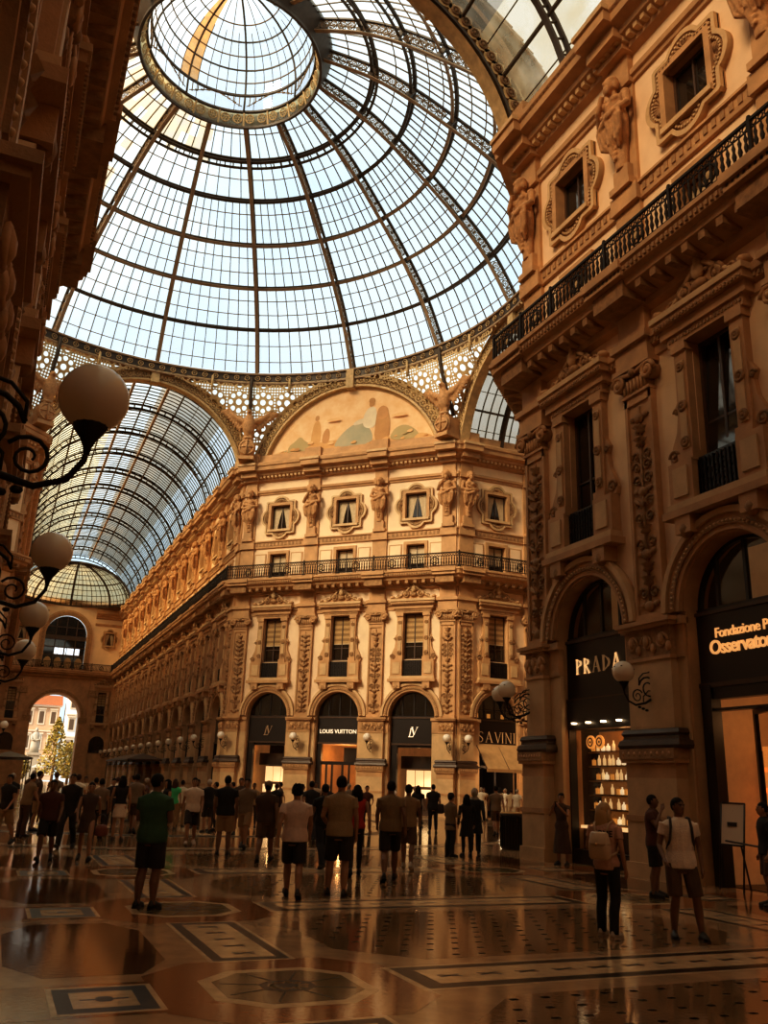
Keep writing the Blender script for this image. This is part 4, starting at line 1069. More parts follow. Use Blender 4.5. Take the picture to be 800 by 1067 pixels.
railing(F_W, [-ex, 2.81, 5.31, 7.81, 10.31, 12.8, 15.31, 17.8], 'black iron railing on the shadowed balcony of the left wall')
railing(F_NW, [ex, -2.81, -5.31, -7.81], 'short black iron railing on the orange corner behind the second globe lamp')
railing(F_END, [-6.2, -3.7, -1.25, 1.25, 3.7, 6.2], 'iron railing under the great window at the far end of the arcade')

# ------------------------------------------------------------------ wall lamps
LZ = 4.375; LY = 1.03
def lamp():
    g = M(); g.ell((0, LY, LZ), .245, GLOBE, 24, 16)
    d = M(); 
    r_ = random.Random(3)
    for i in range(3): 
        a = r_.uniform(0, 6.28); t = r_.uniform(.2, .7); d.ell((.235*cos(a)*cos(t), LY+.235*sin(a)*cos(t), LZ+.235*sin(t)), (.028, .028, .016), DIRT, 6, 4)
    g.join(d)
    b = M()
    b.lathe([(.02, -.18), (.032, -.12), (.06, -.06), (.105, .0), (.125, .045), (.08, .06)], (0, LY, LZ-.25), IRON, 14)
    arm = [(0, .04, 3.98), (0, .2, 3.86), (0, .45, 3.72), (0, .72, 3.66), (0, .92, 3.74), (0, 1.02, 3.9), (0, LY, LZ-.4)]
    b.tube(arm, [.036, .032, .028, .025, .023, .022, .02], IRON, 8)
    sc = []
    for i in range(26):
        t = i/25; a = .2 + 1.75*2*pi*t; q = .27*(1-.8*t); sc.append((0, .34 + q*cos(a), 4.06 + q*sin(a)))
    b.tube(sc, [.022*(1-.4*i/25) for i in range(26)], IRON, 6)
    sc = []
    for i in range(20):
        t = i/19; a = 2.6 - 1.5*2*pi*t; q = .16*(1-.8*t); sc.append((0, .66 + q*cos(a), 3.86 + q*sin(a)))
    b.tube(sc, [.017*(1-.4*i/19) for i in range(20)], IRON, 6)
    b.tube([(0, .04, 4.95), (0, .12, 4.82), (0, .2, 4.6), (0, .3, 4.42), (0, .48, 4.38), (0, .6, 4.26), (0, .6, 4.1)], .016, IRON, 6)
    b.tube([(0, .35, 4.0), (0, .5, 3.86), (0, .5, 3.74)], .015, IRON, 6)
    for q in range(3): b.ell((0, .62-.1*q, 3.62-.03*q), (.03, .05, .03), IRON, 6, 4)
    p = M(); p.lathe([(.0, -.22), (.07, -.2), (.09, 0), (.07, .2), (0, .22)], (0, .03, 4.05), IRON, 10); p.box(-.04, .04, 0, .06, 3.75, 5.0, IRON)
    return [('lamp_globe', g), ('bracket', b), ('wall_plate', p)]
LAMP = Proto(lamp())
FARL = joined(lamp()).mesh('wall_lamp')
def put_lamp(fr, x, label, group=None, far=False, y=.3):
    if far:
        o = link('wall_lamp', FARL); o.location = fr.pt(x, 0); o.rotation_euler = (0, 0, fr.rz)
    else: o = LAMP.at('wall_lamp', fr, x)
    tag(o, label, 'lamp', group); return o
put_lamp(F_S, -5.31, 'white globe wall lamp on the stone pier between the two dark shop fronts at right')
put_lamp(F_S, -.256, 'front white globe of the two lamps on the near right corner pier')
o = put_lamp(Frame((A, -B), (-1, 1)), .25, 'rear white globe of the two lamps on the near right corner pier')
for k, x in enumerate((.256, 5.31, 10.31, 15.31)):
    put_lamp(F_W, x, ['small globe lamp on the left wall, lowest of those hanging one above another', 'third largest globe lamp on the dark left wall', 'second largest globe lamp on the left, against the vault of the long arcade', 'largest globe lamp in the top left, dusty and close to the camera'][k])
put_lamp(F_NE, .256, 'white globe lamp on the far corner pier, right of the right-hand monogram shop')
put_lamp(F_NE, 5.31, 'white globe lamp on the pier right of the central shop front')
put_lamp(F_NE, 10.31, 'white globe lamp on the pier left of the central shop front')
put_lamp(F_NE, LD-.256, 'white globe lamp at the corner of the long arcade, left of the left monogram shop')
put_lamp(F_E, -.256, 'white globe lamp just left of the awning shop')
for k in range(13): put_lamp(F_N, 5.31 + 5*k - 4.9*(k == -1), '%s globe lamp in the row along the right side of the long arcade' % (['first'] + ordn)[k], 'globe lamps along the long arcade', far=k > 1)
put_lamp(F_NW, -.256, 'small globe lamp at the left edge of the photo, on the far left corner pier')

# ------------------------------------------------------------------ shop fronts
def shopfront(kind):
    P = []
    a = archband(None, 0, 5.7, 1.5, 1.98, 0, .2, STONE)
    a.join(archband(None, 0, 5.7, 1.62, 1.74, .15, .25, STONE_D)).join(archband(None, 0, 5.7, 1.86, 2.0, .1, .28, STONE_P)).join(archband(None, 0, 5.7, 1.46, 1.53, -.6, .1, STONE))
    for i in range(44):
        t = pi*(i+.5)/44; a.ell((1.68*cos(t), .25, 5.7+1.68*sin(t)), (.035, .04, .035), STONE_P, 5, 4)
    for s in (-1, 1): a.box(*sorted((s*1.44, s*1.53)), -.6, .05, 0, 5.7, STONE)
    P.append(('archivolt', a))
    f = M(); n = 20
    arc = [(-1.5*cos(pi*i/n), 5.7+1.5*sin(pi*i/n)) for i in range(n+1)]
    f.join(archband(None, 0, 5.7, 1.38, 1.5, -.42, -.3, BLACK)); f.box(-1.5, 1.5, -.44, -.26, 5.62, 5.74, BLACK)
    for x in ((-.75, 0, .75) if kind != 'prada2' else (-.85, 0, .85)): f.box(x-.04, x+.04, -.42, -.32, 5.7, 5.7+sqrt(1.45**2-x*x), BLACK)
    if kind == 'savini': f.box(-1.4, 1.4, -.42, -.32, 6.2, 6.26, BLACK)
    P.append(('fanlight_frame', f))
    g = M(); g.add([(x, -.36, z) for x, z in arc], [tuple(range(n+1))], SHOPGLASS); P.append(('fanlight_glass', g))
    fa = M(); fa.box(-1.5, 1.5, -.4, -.22, 4.06, 5.64, BLACK); fa.box(-1.5, 1.5, -.4, -.16, 4.0, 4.1, WOOD); fa.box(-1.5, 1.5, -.4, -.17, 5.58, 5.66, WOOD); P.append(('fascia', fa))
    # room behind
    dep = {'prada1': 1.3}.get(kind, 4.0); wl = SHOPWALL if kind in ('lv', 'lv_mid', 'prada2') else DARKIN
    rm = M(); y0, y1 = -.45, -.45-dep; X = 1.5
    rm.quad((-X, y0, 0), (-X, y1, 0), (-X, y1, 4), (-X, y0, 4), wl); rm.quad((X, y0, 0), (X, y1, 0), (X, y1, 4), (X, y0, 4), wl)
    rm.quad((-X, y1, 0), (X, y1, 0), (X, y1, 4), (-X, y1, 4), wl); rm.quad((-X, y0, 4), (X, y0, 4), (X, y1, 4), (-X, y1, 4), wl); rm.quad((-X, y0, .01), (X, y0, .01), (X, y1, .01), (-X, y1, .01), BASALT)
    # loft behind the fanlight
    rm.quad((-X, y0, 5.7), (X, y0, 5.7), (X, y0-1.4, 5.7), (-X, y0-1.4, 5.7), DARKIN); rm.quad((-X, y0-1.4, 5.7), (X, y0-1.4, 5.7), (X, y0-1.4, 7.4), (-X, y0-1.4, 7.4), SHOPWALL if kind[:5] == 'prada' else DARKIN)
    rm.quad((-X, y0, 7.4), (X, y0, 7.4), (X, y0-1.4, 7.4), (-X, y0-1.4, 7.4), DARKIN)
    for s in (-1, 1): rm.quad((s*X, y0, 5.7), (s*X, y0-1.4, 5.7), (s*X, y0-1.4, 7.4), (s*X, y0, 7.4), DARKIN)
    P.append(('shop_interior', rm))
    d = M()
    for s in (-1, 1): d.box(*sorted((s*1.5, s*1.4)), -.42, -.2, 0, 4.06, BLACK)
    if kind == 'lv':
        d.box(1.0, 1.36, -.42, -.2, 0, 4.06, BLACK); d.box(-1.36, 1.36, -.42, -.3, 3.86, 4.06, BLACK)
    elif kind == 'lv_mid':
        d.box(1.1, 1.36, -.42, -.2, 0, 4.06, BLACK); d.box(-1.36, 1.36, -.42, -.3, 2.75, 2.95, BLACK)
        for x in (.75, .35, -.35, -.8): d.box(x-.05, x+.05, -.42, -.3, 0, 2.75, BLACK)
        d.box(-1.2, -.25, -.8, -.7, 2.95, 3.8, BLACK)
    elif kind == 'prada1':
        d.box(-1.36, 1.36, -.5, -.12, 3.3, 4.06, BLACK); d.box(-1.36, 1.36, -.42, -.2, 0, .35, BLACK)
    elif kind == 'prada2':
        d.box(-1.36, 1.36, -.42, -.2, 3.75, 4.06, BLACK); d.box(1.1, 1.36, -.42, -.15, 0, 4.06, BLACK)
        d.box(-1.36, 1.1, -.42, -.2, 3.5, 3.56, BLACK)
    else:
        d.box(-1.36, 1.36, -.42, -.3, 2.8, 2.95, BLACK); d.box(-.06, .06, -.42, -.3, 0, 2.8, BLACK)
    P.append(('door_frame', d))
    if kind not in ('prada2', 'lv', 'savini'):
        gg = M(); gg.quad((-1.36, -.36, 0), (1.36, -.36, 0), (1.36, -.36, 3.9), (-1.36, -.36, 3.9), SHOPGLASS if kind != 'plain' else PANE); P.append(('door_glass', gg))
    return P
SHOP = {k: Proto(shopfront(k)) for k in ('lv', 'lv_mid', 'savini', 'prada1', 'prada2', 'plain')}
FARSHOP = joined(shopfront('plain')).mesh('shop_front')
SHOP['lv'].at(sname('door'), F_NE, BAYS['NE'][0], structure=True); SHOP['lv_mid'].at(sname('door'), F_NE, BAYS['NE'][1], structure=True); SHOP['lv'].at(sname('door'), F_NE, BAYS['NE'][2], structure=True)
SHOP['savini'].at(sname('door'), F_E, BAYS['E'][0], structure=True)
SHOP['prada1'].at(sname('door'), F_S, BAYS['S'][0], structure=True); SHOP['prada2'].at(sname('door'), F_S, BAYS['S'][1], structure=True)
for k, x in enumerate(BAYS['N']):
    if k < 2: SHOP['plain'].at(sname('door'), F_N, x, structure=True)
    else:
        o = struct(link(sname('door'), FARSHOP)); o.location = F_N.pt(x); o.rotation_euler = (0, 0, F_N.rz)
for fr, xs in ((F_W, BAYS['W']), (F_NW, BAYS['NW']), (F_E, BAYS['E'][1:]), (F_S, BAYS['S'][2:])):
    for x in xs:
        o = struct(link(sname('door'), FARSHOP)); o.location = fr.pt(x); o.rotation_euler = (0, 0, fr.rz)

# shop contents
def child(fr, x, name, label, cat, b, group=None, y=0, z=0):
    o = b.obj(name); o.location = fr.pt(x, y, z); o.rotation_euler = (0, 0, fr.rz); return tag(o, label, cat, group)
for x, l in ((BAYS['NE'][0], 'right'), (BAYS['NE'][2], 'left')):
    r = empty('display_case', F_NE.pt(x+.35, -2.0), F_NE.rz); tag(r, 'brightly lit cream display case under a dark canopy inside the %s monogram shop' % l, 'display case')
    b = M(); b.box(-1.0, .75, -.3, .2, 0, .9, WOOD); b.box(-1.0, .75, -.3, -.25, .9, 2.62, WOOD); b.obj('cabinet', r)
    b = M()
    for i in range(3): b.box(-.97+i*.58, -.97+i*.58+.53, -.24, -.2, 1.62, 2.58, SHOPLIT)
    for i in range(2): b.box(-.97+i*.87, -.97+i*.87+.8, -.2, .1, .95, 1.45, SHOPLIT)
    b.obj('lit_panel', r)
    b = M(); b.box(-1.05, .85, -.3, .5, 2.65, 3.4, BLACK); b.obj('canopy', r)
b = M(); b.box(-.2, .2, -.1, .1, 1.2, 2.1, SHOPLIT); b.box(-.05, .05, -.1, .1, 2.3, 2.7, SPOT)
child(F_NE, BAYS['NE'][1] - .5, 'lit_niche', 'narrow glowing niche inside the central shop', 'shelf', b, y=-3)

r = empty('awning', F_E.pt(-D1), F_E.rz); tag(r, 'sloping tan fabric awning over the terrace at right of the far corner', 'awning')
b = M(); b.add([(-1.45, .02, 4.2), (1.45, .02, 4.2), (1.5, 1.35, 2.75), (-1.5, 1.35, 2.75)], [(0, 1, 2, 3)], AWN); b.box(-1.5, 1.5, 1.33, 1.36, 2.58, 2.76, AWN)
b.obj('canvas', r)
b = M()
for x in (-1.48, 0, 1.48): b.tube([(x, .02, 4.16), (x, 1.34, 2.74)], .03, WOOD, 6)
for s in (-1, 1): b.tube([(s*1.48, .05, 2.9), (s*1.48, 1.3, 2.72)], .025, IRON, 6)
b.obj('awning_frame', r)

# near shop: shelves of bottles
r = empty('shelving_unit', F_S.pt(-D1, -.9), F_S.rz); tag(r, 'warmly lit shelving wall behind the glass of the near right shop', 'shelves')
b = M(); b.box(-1.4, 1.4, -.3, -.26, 0, 3.3, mat('shelf_back_glow', (.24, .10, .03), .5, .3, 4, emis=(1, .4, .1), estr=.07)); b.obj('back_panel', r)  # panel glows by itself to imitate shelf lighting on its back
SH = (.98, 1.34, 1.70, 2.06, 2.42, 2.78)
for z in SH:
    b = M(); b.box(-1.4, 1.4, -.28, .12, z-.03, z, WOOD); b.box(-1.4, 1.4, .1, .12, z-.05, z-.03, BRASS); b.obj('shelf', r)
b = M(); b.box(-1.4, 1.4, -.28, .35, 0, .85, WOOD); b.box(-1.45, 1.45, -.28, .4, .85, .92, SHOPLIT); b.obj('counter', r)
def bottle(k):
    b = M(); 
    m = [LITB, LITB2, LITB3][k % 3]
    if k == 0: b.lathe([(.0, 0), (.045, .005), (.047, .16), (.02, .21), (.016, .26), (.02, .27), (0, .275)], (0, 0, 0), m, 10)
    elif k == 1: b.box(-.05, .05, -.035, .035, 0, .15, m); b.lathe([(0, .15), (.02, .15), (.02, .2), (0, .2)], (0, 0, 0), BRASS, 8)
    else: b.lathe([(.0, 0), (.06, .01), (.065, .1), (.05, .14), (.022, .15), (.022, .2), (0, .2)], (0, 0, 0), m, 10)
    return b
LITB = mat('bottle_glass_pale', (.9, .7, .45), .15, emis=(1, .68, .36), estr=.40); LITB2 = mat('bottle_glass_amber', (.7, .32, .08), .15, emis=(1, .45, .12), estr=.28); LITB3 = mat('bottle_glass_clear', (.9, .85, .75), .1, emis=(1, .80, .56), estr=.5)  # emission in the glass colour makes the bottles look lit
BM = [bottle(k).mesh('bottle') for k in range(3)]
r_ = random.Random(12)
for j, z in enumerate(SH):
    i = 0; x = -1.28 + r_.uniform(0, .08)
    while x < 1.3:
        if r_.random() < .8:
            o = link('bottle', BM[r_.randint(0, 2)]); p = F_S.pt(-D1+x, -.9+.02, z+.004); o.location = p; o.rotation_euler = (0, 0, F_S.rz); o.scale = (.95, .95, .95)
            tag(o, 'small glowing bottle on the %s shelf of the near right shop' % ['bottom', 'second', 'third', 'fourth', 'fifth', 'top'][j], 'bottle', 'bottles on the %s lit shelf' % ['bottom', 'second', 'third', 'fourth', 'fifth', 'top'][j])
        x += r_.uniform(.14, .25)
for s in (0, 1):
    b = M(); b.lathe([(0, 0), (.17, 0), (.17, .05), (0, .05)], (0, 0, 0), mat('round_sign_orange', (.8, .35, .1), .5, emis=(1, .42, .12), estr=.45), 20); b.torus((0, 0, .05), .1, .02, WOOD, 'z', 16, 5); b.ell((0, 0, .05), (.035, .035, .02), WOOD, 8, 4)
    o = b.obj('round_sign'); o.matrix_world = F_S.mtx(-D1+.98-.38*s, -.6, 3.0) @ Matrix.Rotation(-pi/2, 4, 'X'); tag(o, '%s of the two round glowing orange signs in the near right shop' % ('left one', 'right one')[s], 'sign')
for i in range(4):
    b = M(); b.lathe([(0, -.02), (.07, -.02), (.08, .02), (0, .02)], (0, 0, 0), SPOT, 10); o = b.obj('ceiling_spot'); o.location = F_S.pt(-D1+1.0-.62*i, -.08, 3.45); tag(o, 'tiny spot lamp under the near right shop fascia, %s from the left' % (['first'] + ordn)[i], 'lamp', 'spot lamps under the black fascia')
# bigger door at the right edge: inner wall, open glass leaf, glowing strip
r = empty('glass_door', F_S.pt(-D1-5+.25, -.5), F_S.rz - .5); tag(r, 'open glass door with a black frame in the large right shop entrance', 'door')
b = M()
for x0, x1, z0, z1 in ((-.06, .06, 0, 3.5), (-1.1, -1.0, 0, 3.5), (-1.0, -.06, 3.4, 3.5), (-1.0, -.06, 0, .14)): b.box(x0, x1, -.04, .04, z0, z1, BLACK)
b.obj('door_frame', r); b = M(); b.quad((-1.0, 0, .14), (-.06, 0, .14), (-.06, 0, 3.4), (-1.0, 0, 3.4), SHOPGLASS); b.obj('glass', r)
r = empty('display_rack', F_S.pt(-D1-5+1.12, -1.75), F_S.rz); tag(r, 'narrow glowing orange rack inside the large right shop', 'shelves')
b = M(); b.box(-.26, .26, -.1, 0, 0, 2.75, BLACK); b.obj('frame', r)
for i in range(6):
    b = M(); b.box(-.2, .2, 0, .03, .1+i*.44, .3+i*.44+.34, mat('rack_glow', (.7, .3, .08), .5, .4, 7, emis=(1, .38, .1), estr=.35) if i == 0 else MATS['rack_glow']); b.obj('shelf', r)
for i in range(2):
    b = M(); b.lathe([(0, -.02), (.08, -.02), (.09, .02), (0, .02)], (0, 0, 0), SPOT, 10); o = b.obj('ceiling_spot'); o.location = F_S.pt(-D1-5+.35-.5*i, -.75, 3.85); tag(o, '%s tiny spot lamp above the large right shop entrance' % ('left', 'right')[i], 'lamp')
r = empty('menu_stand', F_S.pt(-D1-5+.55, .12, 0), F_S.rz); tag(r, 'pale poster on a dark leaning stand in front of the large right shop', 'sign stand')
b = M(); b.add([(-.3, .0, .85), (.3, .0, .85), (.3, -.1, 1.62), (-.3, -.1, 1.62)], [(0, 1, 2, 3)], PAPER); b.box(-.12, .12, -.06, -.03, 1.2, 1.28, BLACK); b.obj('poster', r)
b = M()
for s in (-1, 1): b.tube([(s*.31, .1, 0), (s*.31, .0, .85), (s*.31, -.105, 1.64)], .02, BLACK, 6)
b.tube([(-.31, -.105, 1.64), (.31, -.105, 1.64)], .02, BLACK, 6); b.tube([(-.31, 0, .85), (.31, 0, .85)], .02, BLACK, 6); b.tube([(0, -.1, 1.5), (0, -.4, 0)], .02, BLACK, 6); b.obj('stand', r)
# ------------------------------------------------------------------ lettering
def text_mesh(body, size, m, depth=.015, spacing=1.0, bold=0.0):
    c = bpy.data.curves.new('t', 'FONT'); c.body = body; c.size = size; c.align_x = 'CENTER'; c.align_y = 'CENTER'; c.extrude = depth; c.space_character = spacing; c.offset = bold
    c.resolution_u = 4
    o = bpy.data.objects.new('t', c); COL.objects.link(o); bpy.context.view_layer.update()
    me = bpy.data.meshes.new_from_object(o.evaluated_get(bpy.context.evaluated_depsgraph_get()))
    bpy.data.objects.remove(o); bpy.data.curves.remove(c)
    me.materials.clear(); me.materials.append(m); return me
def sign_matrix(fr, x, y, z):
    # text reads left to right as seen from in front of the wall: +x of the text is -x of the frame
    return fr.mtx(x, y, z) @ Matrix.Rotation(pi, 4, 'Z') @ Matrix.Rotation(pi/2, 4, 'X')
def put_text(fr, x, z, body, size, m, label, spacing=1.0, bold=0.0, y=-.2):
    o = link('shop_sign', text_mesh(body, size, m, .015, spacing, bold)); o.matrix_world = sign_matrix(fr, x, y, z)
    return tag(o, label, 'sign')
def strokes(defs, m, depth=.02):
    """letters as flat ribbons: list of (points, widths) in a unit-high box"""
    b = M()
    for pts, wd in defs:
        n = len(pts); L = []; R = []
        for i, p in enumerate(pts):
            a = Vector(pts[max(i-1, 0)]); c = Vector(pts[min(i+1, n-1)]); d = (c-a).normalized(); nn = Vector((-d.y, d.x)); w = wd[i] if isinstance(wd, (list, tuple)) else wd
            L.append(Vector(p) + nn*w/2); R.append(Vector(p) - nn*w/2)
        vs = [(p.x, p.y, 0) for p in L] + [(p.x, p.y, 0) for p in R] + [(p.x, p.y, depth) for p in L] + [(p.x, p.y, depth) for p in R]
        fs = []
        for i in range(n-1): fs += [(i, i+1, n+i+1, n+i), (2*n+i, 2*n+i+1, 3*n+i+1, 3*n+i), (i, i+1, 2*n+i+1, 2*n+i), (n+i, n+i+1, 3*n+i+1, 3*n+i)]
        fs += [(0, n, 3*n, 2*n), (n-1, 2*n-1, 4*n-1, 3*n-1)]
        b.add(vs, fs, m)
    return b
TK, TN = .17, .055
def bowl(x, y0, y1, rx, k=10): return [(x + rx*sin(pi*i/k), y1 - (y1-y0)*(i/k)) for i in range(k+1)]
def ser(x, y, w=.26): return ([(x-w/2, y), (x+w/2, y)], .04)
LET = {
 'P': [([(.15, 0), (.15, 1)], TK), (bowl(.15, .44, .98, .42), [TN]*3 + [TK]*5 + [TN]*3), ser(.15, .02), ser(.08, .98, .16)],
 'R': [([(.15, 0), (.15, 1)], TK), (bowl(.15, .48, .98, .40), [TN]*3 + [TK]*5 + [TN]*3), ([(.3, .48), (.62, .0)], [.1, TK]), ser(.15, .02), ser(.66, .02, .16)],
 'A': [([(.06, 0), (.38, 1)], TN), ([(.38, 1), (.72, 0)], TK), ([(.18, .34), (.58, .34)], .05), ser(.06, .02, .2), ser(.72, .02, .26)],
 'D': [([(.15, 0), (.15, 1)], TK), (bowl(.15, .02, .98, .56, 14), [TN]*4 + [TK]*7 + [TN]*4), ser(.1, .02, .18), ser(.1, .98, .18)],
 'S': [([(.55, .82), (.48, .94), (.32, .98), (.15, .9), (.1, .74), (.2, .58), (.4, .46), (.52, .32), (.5, .14), (.34, .02), (.16, .05), (.06, .2)], [.03, .04, .06, .09, .11, .13, .13, .11, .09, .06, .04, .03])],
 'V': [([(.04, 1), (.36, 0)], .12), ([(.36, 0), (.66, 1)], .04), ser(.04, .98, .2), ser(.66, .98, .16)],
 'I': [([(.1, 0), (.1, 1)], .12), ser(.1, .02, .2), ser(.1, .98, .2)],
 'N': [([(.1, 0), (.1, 1)], .04), ([(.08, 1), (.66, 0)], .12), ([(.66, 0), (.66, 1)], .04), ser(.1, .02, .18), ser(.66, .98, .18), ser(.06, .98, .16)],
}
ADV = {'P': .78, 'R': .92, 'A': .98, 'D': .95, 'S': .78, 'V': .72, 'I': .32, 'N': .88}
def word(txt, h, sp, mats, thin=1.0):
    b = M(); x = 0
    for ch, m in zip(txt, mats):
        l = strokes([(p, [q*thin for q in w] if isinstance(w, list) else w*thin) for p, w in LET[ch]], m); b.join(l, Matrix.Translation((x*h, 0, 0)) @ Matrix.Diagonal((h, h, 1, 1))); x += ADV[ch] + sp
    wd = (x - sp)*h
    for i, p in enumerate(b.v): b.v[i] = (p[0]-wd/2, p[1]-h/2, p[2])
    return b
def put_word(fr, x, z, b, label, y=-.2):
    o = b.obj('shop_sign'); o.matrix_world = sign_matrix(fr, x, y, z); return tag(o, label, 'sign')
put_word(F_S, -2.78, 4.93, word('PRADA', .40, .06, [LETTER, LETTER, LETTER_D, LETTER_D, LETTER]), 'gold serif lettering on the black fascia of the near right shop')
put_text(F_S, -7.9, 5.14, 'Fondazione Prada', .30, LETTER_O, 'upper, smaller line of orange lettering on the fascia at the right edge', .92, .002)
put_text(F_S, -7.75, 4.83, 'Osservatorio', .42, LETTER_O, 'lower, larger line of orange lettering on the fascia at the right edge', .9, .008)
put_text(F_NE, BAYS['NE'][1], 4.75, 'LOUIS VUITTON', .34, LETTER_W, 'pale capital lettering across the black fascia of the central shop', 1.02, .004)
def monogram(m):
    return strokes([([(.02, .0), (.22, .84)], .09), ([(-.1, .03), (.46, .03)], .06), ([(.43, .02), (.5, .2)], .05), ([(.12, .83), (.34, .83)], .045), ([(.32, .97), (.56, .22)], .13), ([(.56, .22), (.92, .97)], .045), ([(.22, .98), (.46, .98)], .04), ([(.82, .98), (1.02, .98)], .04)], m)
for x, l, mm in ((BAYS['NE'][0], 'right', LETTER_W), (BAYS['NE'][2], 'left', mat('letter_unlit', (.45, .3, .18), .5))):
    b = monogram(mm)
    for i, p in enumerate(b.v): b.v[i] = ((p[0]-.42)*.56, (p[1]-.5)*.6, p[2])
    put_word(F_NE, x, 4.78, b, '%s interlocked letter monogram on a black shop fascia' % ('bright' if l == 'right' else 'dim'))
mat('letter_savini', (.5, .3, .14), .4, emis=(1, .55, .25), estr=.16)
put_word(F_E, -D1-.1, 4.62, word('SAVINI', .62, .06, [MATS['letter_savini']]*6, .5), 'wide thin gold lettering on the black panel above the tan awning')
for i, (dx, dz) in enumerate(((.95, .95), (.1, 1.05), (-.9, .9))):   # lantern glints behind the fanlight
    b = M(); b.box(-.1, .1, -.05, .05, 0, .3, MATS['bottle_glass_amber']); b.box(-.12, .12, -.07, .07, .3, .34, IRON); b.box(-.12, .12, -.07, .07, -.04, 0, IRON)
    child(F_E, -D1+dx, 'lantern', 'small glowing lantern behind the fanlight above the awning, %s' % ('left', 'middle', 'right')[i], 'lamp', b, y=-.9, z=5.75)

# ------------------------------------------------------------------ the dome
KN = [(17.9, 29.72), (16.35, 32.3), (14.42, 34.42), (12.2, 36.38), (9.92, 38.2), (7.75, 39.55), (5.1, 40.62)]
def dome_pt(t, off=0.0):
    t = max(0, min(6, t)); i = min(5, int(t)); u = t - i
    p = [KN[max(i-1, 0)], KN[i], KN[i+1], KN[min(i+2, 6)]]
    def cr(k): a, b, c, d = (q[k] for q in p); return .5*(2*b + (c-a)*u + (2*a-5*b+4*c-d)*u*u + (-a+3*b-3*c+d)*u**3)
    def dv(k): a, b, c, d = (q[k] for q in p); return .5*((c-a) + 2*(2*a-5*b+4*c-d)*u + 3*(-a+3*b-3*c+d)*u*u)
    r, z = cr(0), cr(1); dr, dz = dv(0), dv(1); l = hypot(dr, dz)
    return r + dz/l*off, z - dr/l*off
def arcstrip(b, t0, t1, o0, o1, w, m, n=36):
    """rib flange in the x-z plane between two offsets"""
    rings_ = []
    for i in range(n+1):
        t = t0 + (t1-t0)*i/n; a = dome_pt(t, o0); c = dome_pt(t, o1)
        rings_.append([(a[0], -w/2, a[1]), (a[0], w/2, a[1]), (c[0], w/2, c[1]), (c[0], -w/2, c[1])])
    b.loft(rings_, m, False)
dome = struct(empty('ceiling', (0, 0, 0)))
dome['label'] = 'great octagonal glass dome of iron ribs above the crossing'; dome['category'] = 'dome'
rb = M()
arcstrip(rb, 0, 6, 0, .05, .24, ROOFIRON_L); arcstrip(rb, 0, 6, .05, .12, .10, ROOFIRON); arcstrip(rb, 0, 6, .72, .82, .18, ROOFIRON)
nr = 34
for i in range(nr):
    t = 6*(i+.5)/nr
    if any(abs(t-k) < .1 for k in range(1, 6)): continue
    p = dome_pt(t, .43); rb.torus((p[0], 0, p[1]), .23, .035, GILT_D, 'y', 12, 4)
    for a in range(4):
        an = pi/4 + a*pi/2; rb.torus((p[0]+.1*cos(an), 0, p[1]+.1*sin(an)), .075, .022, GILT_D, 'y', 7, 3)
for i in range(nr+1):
    t = 6*i/nr; a = dome_pt(t, .12); c = dome_pt(t, .74); rb.tube([(a[0], 0, a[1]), (c[0], 0, c[1])], .03, ROOFIRON, 4)
for k in range(1, 6):
    a = dome_pt(k-.05, .1); c = dome_pt(k-.05, .75); d = dome_pt(k+.05, .1); e = dome_pt(k+.05, .75)
    rb.loft([[(a[0], y, a[1]), (c[0], y, c[1]), (e[0], y, e[1]), (d[0], y, d[1])] for y in (-.06, .06)], ROOFIRON, False)
rm_ = rb.mesh('rib')
for k in range(16):
    o = link('rib', rm_, dome); o.rotation_euler = (0, 0, 2*pi*k/16)
def hoop(r0, z0, r1, z1, w, m, n=96):
    """box ring between two meridian points, width w across"""
    b = M(); d = Vector((r1-r0, z1-z0)).normalized(); q = Vector((-d.y, d.x))*w/2; vs = []; fs = []
    prof = [(r0+q.x, z0+q.y), (r1+q.x, z1+q.y), (r1-q.x, z1-q.y), (r0-q.x, z0-q.y)]
    for i in range(n):
        a = 2*pi*i/n
        for r, z in prof: vs.append((r*cos(a), r*sin(a), z))
    for i in range(n):
        j = (i+1) % n
        for k in range(4): l = (k+1) % 4; fs.append((i*4+k, j*4+k, j*4+l, i*4+l))
    b.add(vs, fs, m); return b
for k in range(1, 6):
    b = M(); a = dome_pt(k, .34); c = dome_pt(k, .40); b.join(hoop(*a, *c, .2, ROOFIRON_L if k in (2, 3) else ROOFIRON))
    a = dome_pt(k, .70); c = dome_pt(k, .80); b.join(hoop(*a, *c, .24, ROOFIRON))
    for i in range(96):
        an = 2*pi*(i+.5)/96; a = dome_pt(k, .38); c = dome_pt(k, .72)
        b.tube([(a[0]*cos(an), a[0]*sin(an), a[1]), (c[0]*cos(an), c[0]*sin(an), c[1])], .035, ROOFIRON, 4)
    if k == 5:
        a = dome_pt(4.86, .34); c = dome_pt(4.86, .4); b.join(hoop(*a, *c, .16, ROOFIRON))
        for i in range(96):
            an = 2*pi*i/96; a = dome_pt(4.86, .37); c = dome_pt(5, .37); b.tube([(a[0]*cos(an), a[0]*sin(an), a[1]), (c[0]*cos(an), c[0]*sin(an), c[1])], .04, ROOFIRON, 4)
    b.obj('hoop', dome)
g = M(); NS, NT = 96, 24; vs = []
for j in range(NT+1):
    r, z = dome_pt(6*j/NT, .85)
    for i in range(NS): a = 2*pi*i/NS; vs.append((r*cos(a), r*sin(a), z))
r_ = random.Random(5); fc = []; fst = []
